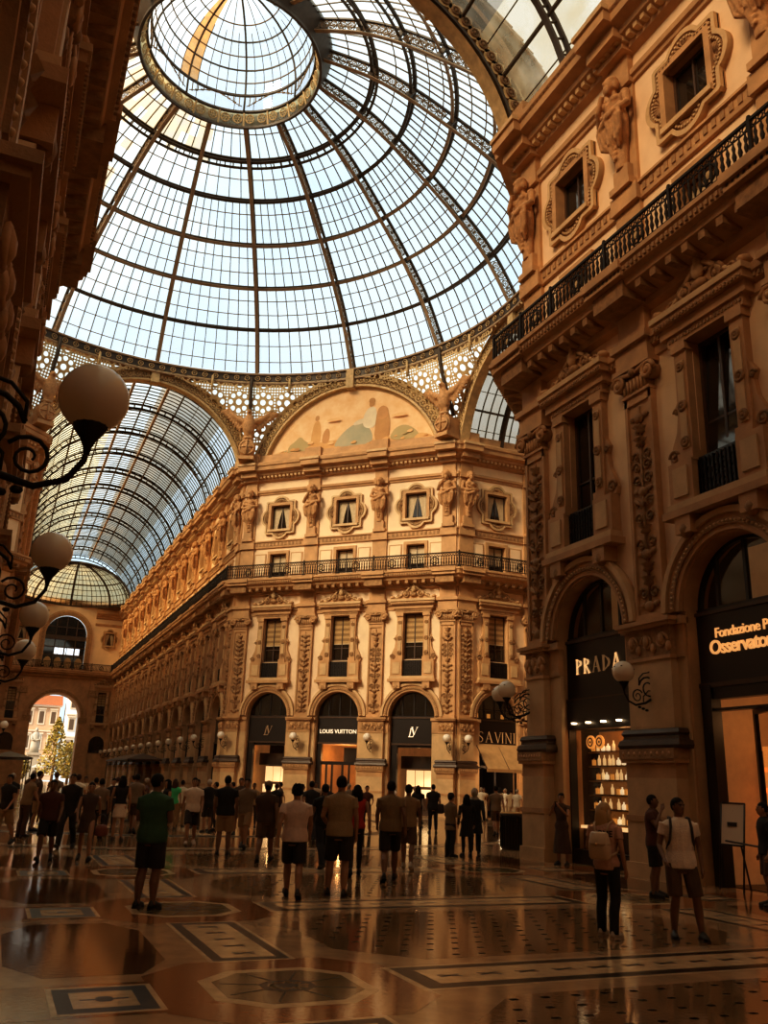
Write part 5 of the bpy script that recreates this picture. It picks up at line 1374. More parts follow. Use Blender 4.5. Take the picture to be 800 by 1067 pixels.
for j in range(NT):
    for i in range(NS):
        f = (j*NS+i, j*NS+(i+1) % NS, (j+1)*NS+(i+1) % NS, (j+1)*NS+i)
        ang = (360*(i+.5)/NS)
        st = (j > 18 and 85 < ang < 260 and r_.random() < .6) or (6 < j < 19 and 115 < ang < 170 and r_.random() < .2)
        (fst if st else fc).append(f)
g.add(vs, fc, GLASS_DOME); g.add(vs, fst, GLASS_STAIN); g.obj('glazing', dome)
b = M()
def merid(t0, t1, ang, off, w, h, n):
    c, s = cos(ang), sin(ang); rings_ = []
    for i in range(n+1):
        t = t0+(t1-t0)*i/n; a = dome_pt(t, off); e = dome_pt(t, off+h)
        rings_.append([(a[0]*c+s*w/2, a[0]*s-c*w/2, a[1]), (a[0]*c-s*w/2, a[0]*s+c*w/2, a[1]), (e[0]*c-s*w/2, e[0]*s+c*w/2, e[1]), (e[0]*c+s*w/2, e[0]*s-c*w/2, e[1])])
    b.loft(rings_, ROOFIRON, False)
for k in range(16):
    for i in range(1, 9): merid(0, 4, 2*pi*(k+i/9)/16, .80, .05, .07, 14)
    for i in range(1, 5): merid(4, 6, 2*pi*(k+i/5)/16, .80, .05, .07, 8)
for k in range(6):
    for q in ((1/3, 2/3) if k < 4 else (.5,)):
        a = dome_pt(k+q, .80); c = dome_pt(k+q, .84); b.join(hoop(*a, *c, .055, GILT_D, 64))
b.obj('glazing_bars', dome)
# ring beam at the springing
b = M(); b.join(hoop(17.95, 29.35, 18.7, 29.35, .5, ROOFIRON)); b.join(hoop(17.82, 29.66, 18.8, 29.66, .12, ROOFIRON_L)); b.join(hoop(17.9, 28.98, 18.4, 28.98, .1, ROOFIRON_L)); b.join(hoop(18.15, 28.3, 18.25, 28.3, 1.4, GILT_D) if False else M())
for i in range(150):
    a = 2*pi*i/150; m_ = Matrix.Rotation(a, 4, 'Z') @ Matrix.Translation((17.9, 0, 29.35)); t = M(); t.torus((0, 0, 0), .17, .035, GILT, 'x', 10, 4); t.ell((0, 0, 0), .06, GILT, 6, 4); b.join(t, m_)
b.obj('ring_beam', dome)
# lantern
la = M(); la.join(hoop(5.0, 40.3, 5.6, 41.5, .08, ROOFIRON)); la.join(hoop(4.97, 40.2, 4.76, 40.95, .05, GLASS_CREAM)); la.join(hoop(4.95, 40.15, 5.1, 40.15, .2, ROOFIRON)); la.join(hoop(4.62, 41.0, 4.8, 41.0, .12, ROOFIRON)); 
for i in range(40):
    a = 2*pi*i/40; m_ = Matrix.Rotation(a, 4, 'Z') @ Matrix.Translation((4.82, 0, 40.58)) @ Matrix.Rotation(radians(-20), 4, 'Y'); t = M()
    t.torus((0, 0, 0), .26, .035, GILT, 'x', 12, 4)
    for q in range(6): t.torus((0, .15*cos(q*pi/3), .15*sin(q*pi/3)), .085, .022, GILT, 'x', 8, 3)
    la.join(t, m_)
    if i % 2 == 0:
        t = M(); t.box(-.04, .06, -.38-.05, -.38+.05, -.42, .42, GILT); la.join(t, m_)
la.obj('lantern_drum', dome)
def lan_pt(t):   # lantern cap profile
    return (4.55*cos(t)**.85 if t < pi/2-.01 else .02, 42.1 + 3.9*sin(t))
la = M(); n = 10
for k in range(8):
    a = 2*pi*k/8 + pi/8; c, s = cos(a), sin(a)
    la.tube([(4.6*c, 4.6*s, 41.0), (4.6*c, 4.6*s, 42.1)] + [(lan_pt(pi/2*i/n)[0]*c, lan_pt(pi/2*i/n)[0]*s, lan_pt(pi/2*i/n)[1]) for i in range(1, n+1)], .065, ROOFIRON, 5)
    # fretwork spandrels of the arcade
    for e in (-1, 1):
        for q in range(4):
            an = a + e*(.07+.08*q); la.torus((4.56*cos(an), 4.56*sin(an), 42.0 - .1*q*0), .0001, .0001, ROOFIRON, 'z', 3, 3) if False else None
            la.tube([(4.57*cos(an), 4.57*sin(an), 42.05), (4.57*cos(an), 4.57*sin(an), 42.05 - .75*(1-q/4)**1.5)], .03, GILT_D, 4)
            la.tube([(4.57*cos(an-.04*e), 4.57*sin(an-.04*e), 42.05 - .75*(1-q/4)**1.5), (4.57*cos(an+.08*e), 4.57*sin(an+.08*e), 42.05 - .75*(1-(q+1)/4)**1.5)], .035, GILT_D, 4)
for k in range(48):
    a = 2*pi*k/48; c, s = cos(a), sin(a)
    if k % 2 == 0: la.tube([(4.55*c, 4.55*s, 41.0), (4.55*c, 4.55*s, 42.1)], .02, ROOFIRON, 4)
    la.tube([(lan_pt(pi/2*i/n)[0]*c, lan_pt(pi/2*i/n)[0]*s, lan_pt(pi/2*i/n)[1]) for i in range(0, n if k % 2 else n-3)], .022, ROOFIRON, 4)
la.join(hoop(4.5, 42.1, 4.62, 42.1, .14, ROOFIRON))
for i, t in enumerate((.22, .42, .62, .82, 1.05)): r, z = lan_pt(t); la.join(hoop(r-.03, z, r+.03, z, .09 if i % 2 else .05, ROOFIRON if i % 2 else GILT_D, 48))
la.obj('lantern_frame', dome)
g = M(); n = 14; vs = []; NS = 48; fc = []; fst = []
prof = [(4.6, 41.0), (4.6, 42.1)] + [lan_pt(pi/2*i/n) for i in range(1, n+1)]
for r, z in prof:
    for i in range(NS): a = 2*pi*i/NS; vs.append((r*1.01*cos(a), r*1.01*sin(a), z+.02))
for j in range(len(prof)-1):
    for i in range(NS):
        ang = 360*(i+.5)/NS; (fst if (103 < ang < 119 and j > 0)  else fc).append((j*NS+i, j*NS+(i+1) % NS, (j+1)*NS+(i+1) % NS, (j+1)*NS+i))
g.add(vs, fc, GLASS_DOME); g.add(vs, fst, glassmat('rust_stain', (.70, .40, .20), .6, (.7, .36, .14), 3)); g.obj('lantern_glazing', dome)

# ------------------------------------------------------------------ arches, pendentives, lunette
RO, RI, ZC = 7.65, 6.78, 21.62
def big_arch(fr, name):
    b = M(); a0 = math.asin((23.2-ZC)/RO); a1 = pi-a0
    b.join(archband(None, 0, ZC, RI, RO, -.35, .12, GILT_D, a0, a1, 48))
    b.join(archband(None, 0, ZC, RI-.05, RI+.1, -.4, .22, GILT, a0, a1, 48)).join(archband(None, 0, ZC, RO-.1, RO+.06, -.35, .24, GILT, a0, a1, 48))
    n = 40
    for i in range(n):
        a = a0+(a1-a0)*(i+.5)/n; c = ((RI+RO)/2*cos(a), .15, ZC+(RI+RO)/2*sin(a))
        b.torus(c, .22, .05, GILT, 'y', 12, 4); b.ell(c, (.09, .06, .09), GILT, 6, 4)
        for q in range(6): b.ell((c[0]+.14*cos(q*pi/3), .15, c[2]+.14*sin(q*pi/3)), (.045, .04, .045), GILT, 5, 3)
        b.box(c[0]-.26, c[0]+.26, -.44, -.36, c[2]-.26, c[2]+.26, GILT); b.torus((c[0], -.46, c[2]), .15, .05, GILT_D, 'y', 10, 4); b.ell((c[0], -.46, c[2]), (.08, .06, .08), GILT_D, 6, 4)
        a = a0+(a1-a0)*i/n; b.tube([((RI+.1)*cos(a), .15, ZC+(RI+.1)*sin(a)), ((RO-.1)*cos(a), .15, ZC+(RO-.1)*sin(a))], .035, GILT, 4)
    b.box(-.28, .28, -.3, .45, ZC+RI-.2, ZC+RO+.35, GILT)
    o = struct(b.obj(sname('trim'))); o.matrix_world = fr.mtx(); return o
MID_N = Frame((0, B), (0, -1)); MID_E = Frame((B, 0), (-1, 0)); MID_S = Frame((0, -B), (0, 1)); MID_W = Frame((-B, 0), (1, 0)); 
DG = (A+B)/2
MID_NE = Frame((DG, DG), (-1, -1)); MID_SE = Frame((DG, -DG), (-1, 1)); MID_SW = Frame((-DG, -DG), (1, 1)); MID_NW = Frame((-DG, DG), (1, -1))
for f_ in (MID_N, MID_E, MID_S, MID_W, MID_NE, MID_SE, MID_SW, MID_NW): big_arch(f_, '')
# filling walls of the four diagonal sides above the cornice
for f_, nm in ((MID_NE, 'north_east'), (MID_SE, 'south_east'), (MID_SW, 'south_west'), (MID_NW, 'north_west')):
    b = M(); a0 = math.asin((23.2-ZC)/RO); b.prism([(RO*cos(a0+(pi-2*a0)*i/40), ZC+RO*sin(a0+(pi-2*a0)*i/40)) for i in range(41)], -.5, -.25, PLASTER); o = struct(b.obj('wall_lunette_' + nm)); o.matrix_world = f_.mtx()
for f_ in (MID_N, MID_E, MID_S, MID_W):      # spandrel wall over each arm's arch
    b = M(); n = 30; a0 = math.asin((23.2-ZC)/RO)
    for i in range(n):
        a, c = a0+(pi-2*a0)*i/n, a0+(pi-2*a0)*(i+1)/n
        p, q = (RO*cos(a), ZC+RO*sin(a)), (RO*cos(c), ZC+RO*sin(c))
        b.quad((p[0], -.7, p[1]), (q[0], -.7, q[1]), (q[0]*(RO+.2)/RO, -.7, ZC+(q[1]-ZC)*(RO+.2)/RO), (p[0]*(RO+.2)/RO, -.7, ZC+(p[1]-ZC)*(RO+.2)/RO), GILT_D)
    o = struct(b.obj(sname('wall_spandrel'))); o.matrix_world = f_.mtx()
# pierced pendentive panels
PEND = bpy.data.materials.new('pierced_panel'); PEND.use_nodes = True
nt = PEND.node_tree; bs = nt.nodes['Principled BSDF']; bs.inputs['Base Color'].default_value = (.60, .42, .22, 1); bs.inputs['Roughness'].default_value = .7
uvn = nt.nodes.new('ShaderNodeUVMap'); vo = nt.nodes.new('ShaderNodeTexVoronoi'); vo.inputs['Randomness'].default_value = 0.0; vo.inputs['Scale'].default_value = 1.6
vo2 = nt.nodes.new('ShaderNodeTexVoronoi'); vo2.inputs['Randomness'].default_value = 0.0; vo2.inputs['Scale'].default_value = 5.0
rp = nt.nodes.new('ShaderNodeValToRGB'); rp.color_ramp.interpolation = 'CONSTANT'
for e, (p_, v_) in enumerate(((0, 0), (.05, 1), (.19, 0), (.23, 1), (.27, 0))):
    el = rp.color_ramp.elements[e] if e < 2 else rp.color_ramp.elements.new(p_)
    el.position = p_; el.color = (v_, v_, v_, 1)
rp2 = nt.nodes.new('ShaderNodeMath'); rp2.operation = 'LESS_THAN'; rp2.inputs[1].default_value = .36
mxx = nt.nodes.new('ShaderNodeMath'); mxx.operation = 'MAXIMUM'
rp3 = nt.nodes.new('ShaderNodeMath'); rp3.operation = 'LESS_THAN'; rp3.inputs[1].default_value = .32
nt.links.new(uvn.outputs[0], vo.inputs['Vector']); nt.links.new(uvn.outputs[0], vo2.inputs['Vector'])
nt.links.new(vo.outputs['Distance'], rp.inputs['Fac']); nt.links.new(vo2.outputs['Distance'], rp3.inputs[0])
def mnode(op, a, b=None):
    n_ = nt.nodes.new('ShaderNodeMath'); n_.operation = op
    for k_, v_ in ((0, a), (1, b)):
        if v_ is None: continue
        if isinstance(v_, (int, float)): n_.inputs[k_].default_value = v_
        else: nt.links.new(v_, n_.inputs[k_])
    return n_.outputs[0]
sp_ = nt.nodes.new('ShaderNodeSeparateXYZ'); nt.links.new(uvn.outputs[0], sp_.inputs[0])
CELL = 1.72
lx = mnode('MULTIPLY', mnode('SUBTRACT', mnode('FRACT', mnode('DIVIDE', mnode('ADD', sp_.outputs[0], 1000*CELL + .86), CELL)), .5), CELL)
ly = mnode('MULTIPLY', mnode('SUBTRACT', mnode('FRACT', mnode('DIVIDE', mnode('ADD', sp_.outputs[1], -27.6 + 100*CELL + CELL/2), CELL)), .5), CELL)
rr_ = mnode('SQRT', mnode('ADD', mnode('MULTIPLY', lx, lx), mnode('MULTIPLY', ly, ly)))
an_ = mnode('MULTIPLY', mnode('SUBTRACT', mnode('FRACT', mnode('ADD', mnode('MULTIPLY', mnode('ARCTAN2', ly, lx), 8/(2*pi)), 8.5)), .5), 2*pi/8*.56)
dr_ = mnode('SUBTRACT', rr_, .56)
d8 = mnode('SQRT', mnode('ADD', mnode('MULTIPLY', an_, an_), mnode('MULTIPLY', dr_, dr_)))
ros = mnode('MAXIMUM', mnode('LESS_THAN', rr_, .2), mnode('LESS_THAN', d8, .16))
lace = mnode('MULTIPLY', mnode('GREATER_THAN', rr_, .8), rp3.outputs[0])
nt.links.new(ros, mxx.inputs[0]); nt.links.new(lace, mxx.inputs[1])
tlc = nt.nodes.new('ShaderNodeBsdfTransparent'); tlc.inputs['Color'].default_value = (.95, .9, .8, 1)
mixs = nt.nodes.new('ShaderNodeMixShader'); nt.links.new(mxx.outputs[0], mixs.inputs[0]); nt.links.new(bs.outputs[0], mixs.inputs[1]); nt.links.new(tlc.outputs[0], mixs.inputs[2])
nt.links.new(mixs.outputs[0], nt.nodes['Material Output'].inputs['Surface'])
def r_oct(phi):
    best = 1e9
    for k in range(8):
        ap = B if k % 2 == 0 else DG*sqrt(2)
        c = cos(phi - k*pi/4)
        if c > .01: best = min(best, ap/c)
    return best
def pendent(vphi, side_lo, side_hi):
    """panel around one octagon corner; sides are the centre angles of the two neighbours"""
    zs = [23.25 + (29.1-23.25)*i/14 for i in range(15)]; rows = []; uv = []
    n = 16
    for z in zs:
        u = sqrt(max(0, (RO-.3)**2-(z-ZC)**2)); 
        lo = side_lo + atan2(u, (B if round(side_lo/(pi/4)) % 2 == 0 else DG*sqrt(2))); hi = side_hi - atan2(u, (B if round(side_hi/(pi/4)) % 2 == 0 else DG*sqrt(2)))
        lo = min(lo, vphi-.004); hi = max(hi, vphi+.004)
        k = ((z-23.25)/(29.1-23.25)); k = k*k*(3-2*k)
        for i in range(n+1):
            ph = lo+(hi-lo)*i/n; e_ = abs(2*i/n-1)**3; kk = k*(1-e_*(1-k**6)); r = r_oct(ph)*(1-kk) + 17.95*kk
            rows.append((r*cos(ph), r*sin(ph), z)); uv.append((ph*18, z))
    fs = [(j*(n+1)+i, j*(n+1)+i+1, (j+1)*(n+1)+i+1, (j+1)*(n+1)+i) for j in range(14) for i in range(n)]
    me = bpy.data.meshes.new('pierced_panel'); me.from_pydata(rows, [], fs); me.materials.append(PEND)
    ul = me.uv_layers.new(name='UVMap')
    for l in me.loops: ul.data[l.index].uv = uv[l.vertex_index]
    me.update(); struct(link(sname('trim'), me))
    # corner rib from the eagle up to the ring
    b = M(); pts = []
    for z in [25 + 4.4*i/8 for i in range(9)]:
        k = min(1, (z-23.25)/(29.1-23.25)); k = k*k*(3-2*k); r = (r_oct(vphi)*(1-k) + 17.95*k) - .12; pts.append((r*cos(vphi), r*sin(vphi), z))
    b.tube(pts, .13, ROOFIRON, 4)
    for e in (-1, 1):  # slim posts tying arch and ring
        ph = vphi + e*.155; b.tube([(17.9*cos(ph), 17.9*sin(ph), 28.2), (17.8*cos(ph), 17.8*sin(ph), 29.3)], .09, GILT, 5)
    struct(b.obj(sname('trim')))
for k in range(8):
    lo = k*pi/4; hi = (k+1)*pi/4; va = atan2(A, B) if k % 2 == 0 else atan2(B, A)
    va = {0: atan2(A, B), 1: atan2(B, A), 2: atan2(B, -A), 3: atan2(A, -B), 4: atan2(-A, -B), 5: atan2(-B, -A), 6: atan2(-B, A), 7: atan2(-A, B)}[k]
    if va < lo - .01: va += 2*pi
    pendent(va, lo, hi)

# painted lunette: a plain pastoral stand-in
MU = {}
def mu(n, c, c2=None): 
    MU[n] = mat('mural_' + n, c, .85, .12, 1.1, 0, col2=c2); return MU[n]
mu('sky', (.92, .62, .36), (.80, .46, .22)); mu('haze', (.84, .52, .26), (.72, .40, .18)); mu('ground', (.55, .38, .19), (.42, .28, .13)); mu('green', (.42, .34, .17), (.50, .36, .18)); mu('rock', (.55, .29, .12), (.44, .22, .09))
mu('cloth', (.36, .35, .25), (.48, .41, .27)); mu('white', (.72, .58, .40)); mu('ochre', (.74, .42, .18), (.62, .33, .13)); mu('flesh', (.55, .28, .12)); mu('rim', (.55, .33, .14))
mur = empty('lunette_mural', MID_NE.pt(0, -.12, 0), MID_NE.rz); tag(mur, 'peach toned painted lunette of a pastoral landscape under the dome', 'mural')
R2 = 6.72; a0 = math.asin((23.42-ZC)/R2); n = 40
b = M(); b.add([(R2*cos(a0+(pi-2*a0)*i/n), 0, ZC+R2*sin(a0+(pi-2*a0)*i/n)) for i in range(n+1)], [tuple(range(n+1))], MU['sky'])
lay = [0]
def patch(pts, m, smooth=True):
    lay[0] += .003; P = pts
    if smooth:
        for _ in range(2): P = [q for i in range(len(P)) for q in ((P[i][0]*.75+P[(i+1) % len(P)][0]*.25, P[i][1]*.75+P[(i+1) % len(P)][1]*.25), (P[i][0]*.25+P[(i+1) % len(P)][0]*.75, P[i][1]*.25+P[(i+1) % len(P)][1]*.75))]
    b.add([(-x, lay[0], z) for x, z in P], [tuple(range(len(P)))], MU[m])   # x grows to the right as seen from the floor
b.join(archband(None, 0, ZC, R2-.12, R2+.02, -.05, .05, MU['rim'], a0, pi-a0, 40))
patch([(-6.2, 23.5), (6.2, 23.5), (6.1, 24.2), (4.6, 24.5), (2, 24.3), (-1, 24.6), (-3.5, 24.4), (-6.1, 24.1)], 'haze')
patch([(-6.45, 23.44), (6.45, 23.44), (6.3, 23.95), (3, 24.0), (0, 23.85), (-3, 24.05), (-6.2, 23.9)], 'ground')
patch([(-4.9, 23.8), (-2.9, 23.8), (-3.0, 24.5), (-3.5, 24.75), (-3.9, 25.2), (-4.3, 24.8), (-4.8, 24.5)], 'green')
patch([(-3.6, 23.9), (-1.4, 23.95), (-.4, 24.2), (-.2, 24.5), (-1.6, 24.6), (-3.2, 24.4)], 'ochre')
patch([(-3.05, 24.3), (-2.3, 24.3), (-2.25, 25.4), (-2.4, 26.1), (-2.6, 26.25), (-2.85, 26.0), (-3.0, 25.3)], 'ochre')       # standing robed shape
patch([(-2.8, 26.2), (-2.45, 26.2), (-2.45, 26.6), (-2.75, 26.6)], 'flesh')
patch([(-2.2, 24.4), (-1.6, 24.4), (-1.55, 25.3), (-1.8, 25.6), (-2.1, 25.2)], 'flesh')
patch([(-1.2, 23.95), (1.6, 23.95), (1.75, 24.6), (1.3, 25.4), (.6, 25.7), (-.1, 25.4), (-.7, 24.9), (-1.1, 24.4)], 'cloth')    # broad draped mass
patch([(1.0, 25.2), (1.9, 25.1), (2.0, 26.4), (1.7, 26.8), (1.2, 26.6), (.9, 25.9)], 'white')
patch([(1.35, 26.75), (1.75, 26.75), (1.8, 27.2), (1.4, 27.25)], 'flesh'); patch([(1.3, 27.05), (1.85, 27.0), (1.8, 27.4), (1.4, 27.42)], 'rock')
patch([(.2, 25.4), (1.1, 25.6), (1.2, 26.0), (.3, 25.8)], 'white')
patch([(1.8, 24.0), (2.9, 24.0), (3.0, 25.6), (2.7, 26.6), (2.1, 26.7), (1.9, 25.8)], 'rock')
patch([(2.0, 25.7), (2.7, 25.7), (2.9, 26.4), (2.4, 26.8), (2.0, 26.4)], 'flesh')
patch([(2.9, 24.0), (5.2, 24.0), (5.0, 24.5), (4.4, 25.0), (3.8, 25.1), (3.2, 24.8)], 'green')
patch([(4.6, 23.8), (6.2, 23.8), (5.9, 24.2), (5.0, 24.4)], 'ochre')
q_ = random.Random(4)
for i in range(34):
    x = q_.uniform(-5.4, 5.6); z = 23.9 + q_.random()**2*.7; s = q_.uniform(.1, .3)
    patch([(x-s, z), (x-s*.3, z+s*.5), (x+s*.5, z+s*.7), (x+s, z+.05), (x+s*.4, z-s*.3), (x-s*.6, z-s*.25)], q_.choice(['green', 'ochre', 'haze', 'rock', 'ochre']))
for i in range(16):
    x = q_.uniform(-4.5, 5); z = q_.uniform(25.2, 27.3); s = q_.uniform(.4, .9)
    if abs(x) + (z-23.4) < 6.2 and not -3.2 < x < -1.4 and not -.8 < x < 3.1: patch([(x-s, z), (x-s*.3, z+.18), (x+s*.6, z+.16), (x+s, z), (x+s*.2, z-.1)], 'haze')
b.obj('painting', mur)
# ------------------------------------------------------------------ glazed barrel vaults
def vault(name, mtx, Ly, ribs=2.5, fine=True, mats=None, colr=None, label=''):
    """local: axis along +y, springing at z 23, crown near 29"""
    R = 7.36; z0 = 21.6; t0 = math.asin((23.05-z0)/R); t1 = pi-t0
    root = struct(empty(name)); root.matrix_world = mtx
    root['label'] = label; root['category'] = 'glass roof'
    def arc(b, y, r0, r1, w, m, n=30, a0=t0, a1=t1):
        b.join(archband(None, 0, z0, r0, r1, y-w/2, y+w/2, m, a0, a1, n))
    b = M(); k = int(Ly/ribs)
    for i in range(k+1):
        y = Ly*i/k
        arc(b, y, R-.52, R-.42, .2, ROOFIRON, 28); arc(b, y, R-.12, R-.02, .16, ROOFIRON, 28)
        for q in range(33):
            a = t0+(t1-t0)*(q+.5)/33; b.tube([((R-.45)*cos(a), y, z0+(R-.45)*sin(a)), ((R-.08)*cos(a), y, z0+(R-.08)*sin(a))], .05, ROOFIRON, 4)
    b.obj('arch_rib', root)
    b = M()
    NP = 8
    for q in range(NP+1):
        a = t0+(t1-t0)*q/NP; r = R-.1
        rings_ = [[(r*cos(a)+.05*s1, y, z0+r*sin(a)+.06*s2) for s1, s2 in ((-1, -1), (1, -1), (1, 1), (-1, 1))] for y in (0, Ly)]
        b.loft(rings_, ROOFIRON, False)
    for q in range(1, 16):
        a = t0+(t1-t0)*q/16; r = R+.0; b.loft([[(r*cos(a)+.018*s1, y, z0+r*sin(a)+.018*s2) for s1, s2 in ((-1, -1), (1, -1), (1, 1), (-1, 1))] for y in (0, Ly)], ROOFIRON, False)
    b.obj('purlin', root)
    if fine:
        b = M(); n = int(Ly/.6)
        for i in range(n): arc(b, Ly*(i+.5)/n, R, R+.06, .07, ROOFIRON, 20)
        b.obj('glazing_bars', root)
    # ridge: raised dark band along the crown
    b = M(); ra = 7.5
    for a_, m_ in ((pi/2-.17, ROOFIRON_L), (pi/2+.17, ROOFIRON_L)):
        c, s = (R-.2)*cos(a_), z0+(R-.2)*sin(a_); b.loft([[(c+.09*s1, y, s+.12*s2) for s1, s2 in ((-1, -1), (1, -1), (1, 1), (-1, 1))] for y in (0, Ly)], m_, False)
    b.obj('ridge_beam', root)
    g = M(); n = 24
    for i in range(n):
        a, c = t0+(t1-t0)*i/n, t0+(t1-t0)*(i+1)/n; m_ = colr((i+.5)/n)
        ny = max(1, int(Ly/5))
        for j in range(ny):
            ya, yb = Ly*j/ny, Ly*(j+1)/ny; r = R+.06
            g.add([(r*cos(a), ya, z0+r*sin(a)), (r*cos(a), yb, z0+r*sin(a)), (r*cos(c), yb, z0+r*sin(c)), (r*cos(c), ya, z0+r*sin(c))], [(0, 1, 2, 3)], m_)
    g.obj('glazing', root)
    return root
# u runs from +x (right) to -x (left)
def col_n(u): return GLASS_BLUE if u < .22 else GLASS_GREY if u < .46 else GLASS_BLUE if u < .60 else GLASS_CREAM  # tints by side paint the vault's uneven light into its dirty glass
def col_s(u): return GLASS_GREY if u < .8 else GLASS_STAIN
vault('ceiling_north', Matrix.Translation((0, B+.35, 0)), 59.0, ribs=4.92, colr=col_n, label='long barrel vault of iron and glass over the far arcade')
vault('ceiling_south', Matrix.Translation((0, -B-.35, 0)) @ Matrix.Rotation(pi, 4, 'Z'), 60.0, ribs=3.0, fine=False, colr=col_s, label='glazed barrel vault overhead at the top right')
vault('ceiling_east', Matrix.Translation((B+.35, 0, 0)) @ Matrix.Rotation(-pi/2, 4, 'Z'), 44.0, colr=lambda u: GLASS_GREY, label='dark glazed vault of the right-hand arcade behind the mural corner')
vault('ceiling_west', Matrix.Translation((-B-.35, 0, 0)) @ Matrix.Rotation(pi/2, 4, 'Z'), 21.0, fine=False, colr=lambda u: GLASS_BLUE)
# half dome closing the long vault
root = struct(empty('ceiling_apse', (0, 77.4, 0))); root['label'] = 'half dome of glass closing the far end of the vault'; root['category'] = 'glass roof'
b = M(); g = M(); NA, NZ = 16, 10
def ap(i, j, r=1.0):
    a = pi*i/NA; t = (pi/2)*j/NZ; return (6.95*r*cos(t)*cos(a), 6.75*r*cos(t)*sin(a), 23.3 + 4.6*r*sin(t))
vs = [ap(i, j, 1.01) for j in range(NZ+1) for i in range(NA+1)]
g.add(vs, [(j*(NA+1)+i, j*(NA+1)+i+1, (j+1)*(NA+1)+i+1, (j+1)*(NA+1)+i) for j in range(NZ) for i in range(NA)], GLASS_AMBER); g.obj('glazing', root)
for i in range(0, NA+1): b.tube([ap(i, j) for j in range(NZ+1)], .15 if i % 4 == 0 else .05, ROOFIRON, 4)
for j in range(NZ): b.tube([ap(i, j) for i in range(NA+1)], .10 if j in (0, 4) else .045, ROOFIRON, 4)
for i in range(NA): b.tube([tuple((p+q)/2 for p, q in zip(ap(i, j), ap(i+1, j))) for j in range(NZ)], .03, ROOFIRON, 4)
b.obj('arch_rib', root)
b = M()
for s in (-1, 1):
    pts = [(s*7.3, 77.3), (s*7.3, 84.2)] + [(6.95*cos(pi/2*i/8)*s, 77.4+6.75*sin(pi/2*i/8)) for i in range(8, -1, -1)]
    b.add([(x, y, 23.6) for x, y in pts], [tuple(range(len(pts)))], STONE)
    b.box(s*7.3-.2, s*7.3+.2, 77.2, 77.6, 23, 24.5, STONE)
struct(b.obj(sname('trim')))
b = M(); b.quad((-7.4, 84.2, 24.2), (7.4, 84.2, 24.2), (7.4, 84.2, 23.2), (-7.4, 84.2, 23.2), STONE)
struct(b.obj(sname('trim')))

# ------------------------------------------------------------------ floor
def fmat(name, c, var, sc, rough):
    m = mat(name, c, rough*.8, var, sc, 0.03, 14, spec=0.6)
    m.node_tree.nodes['Principled BSDF'].inputs['Specular Tint'].default_value = (1.0, .66, .36, 1)
    return m
F_BASE = fmat('floor_pale_marble', (.42, .25, .125), .3, 1.4, .15)
F_FIELD = fmat('floor_brown_marble', (.21, .108, .046), .35, 1.1, .10)
F_DKOCT = fmat('floor_dark_marble', (.12, .05, .019), .35, 1.3, .10)
F_RED = fmat('floor_red_marble', (.27, .095, .032), .3, 1.2, .12)
F_DARK = fmat('floor_black_mosaic', (.010, .006, .004), .2, 3, .35)
F_DARK.node_tree.nodes['Principled BSDF'].inputs['Specular IOR Level'].default_value = .15
F_BASE.node_tree.nodes['Principled BSDF'].inputs['Specular IOR Level'].default_value = .45
F_LIGHT = fmat('floor_white_mosaic', (.62, .42, .23), .2, 5, .2)
F_OLIVE = fmat('floor_olive_mosaic', (.11, .08, .034), .3, 3, .18)
fl = M()
fl.box(-70, 70, -80, 130, -.3, 0, F_BASE)
def poly(pts, z, m): fl.add([(x, y, z) for x, y in pts], [tuple(range(len(pts)))], m)
def rect(x0, x1, y0, y1, z, m): poly([(x0, y0), (x1, y0), (x1, y1), (x0, y1)], z, m)
def octa(cx, cy, rx, ry, z, m, ch=.4):
    kx, ky = rx*(1-ch), ry*(1-ch)
    poly([(cx-kx, cy-ry), (cx+kx, cy-ry), (cx+rx, cy-ky), (cx+rx, cy+ky), (cx+kx, cy+ry), (cx-kx, cy+ry), (cx-rx, cy+ky), (cx-rx, cy-ky)], z, m)
def cross(cx, cy, s, z, m=None, ang=0.0):
    for a in (ang+.35, ang-.35):
        c, sn = cos(a)*s, sin(a)*s; w = .022
        px, py = -sin(a)*w, cos(a)*w
        poly([(cx-c-px, cy-sn-py), (cx+c-px, cy+sn-py), (cx+c+px, cy+sn+py), (cx-c+px, cy-sn+py)], z, m or F_DARK)
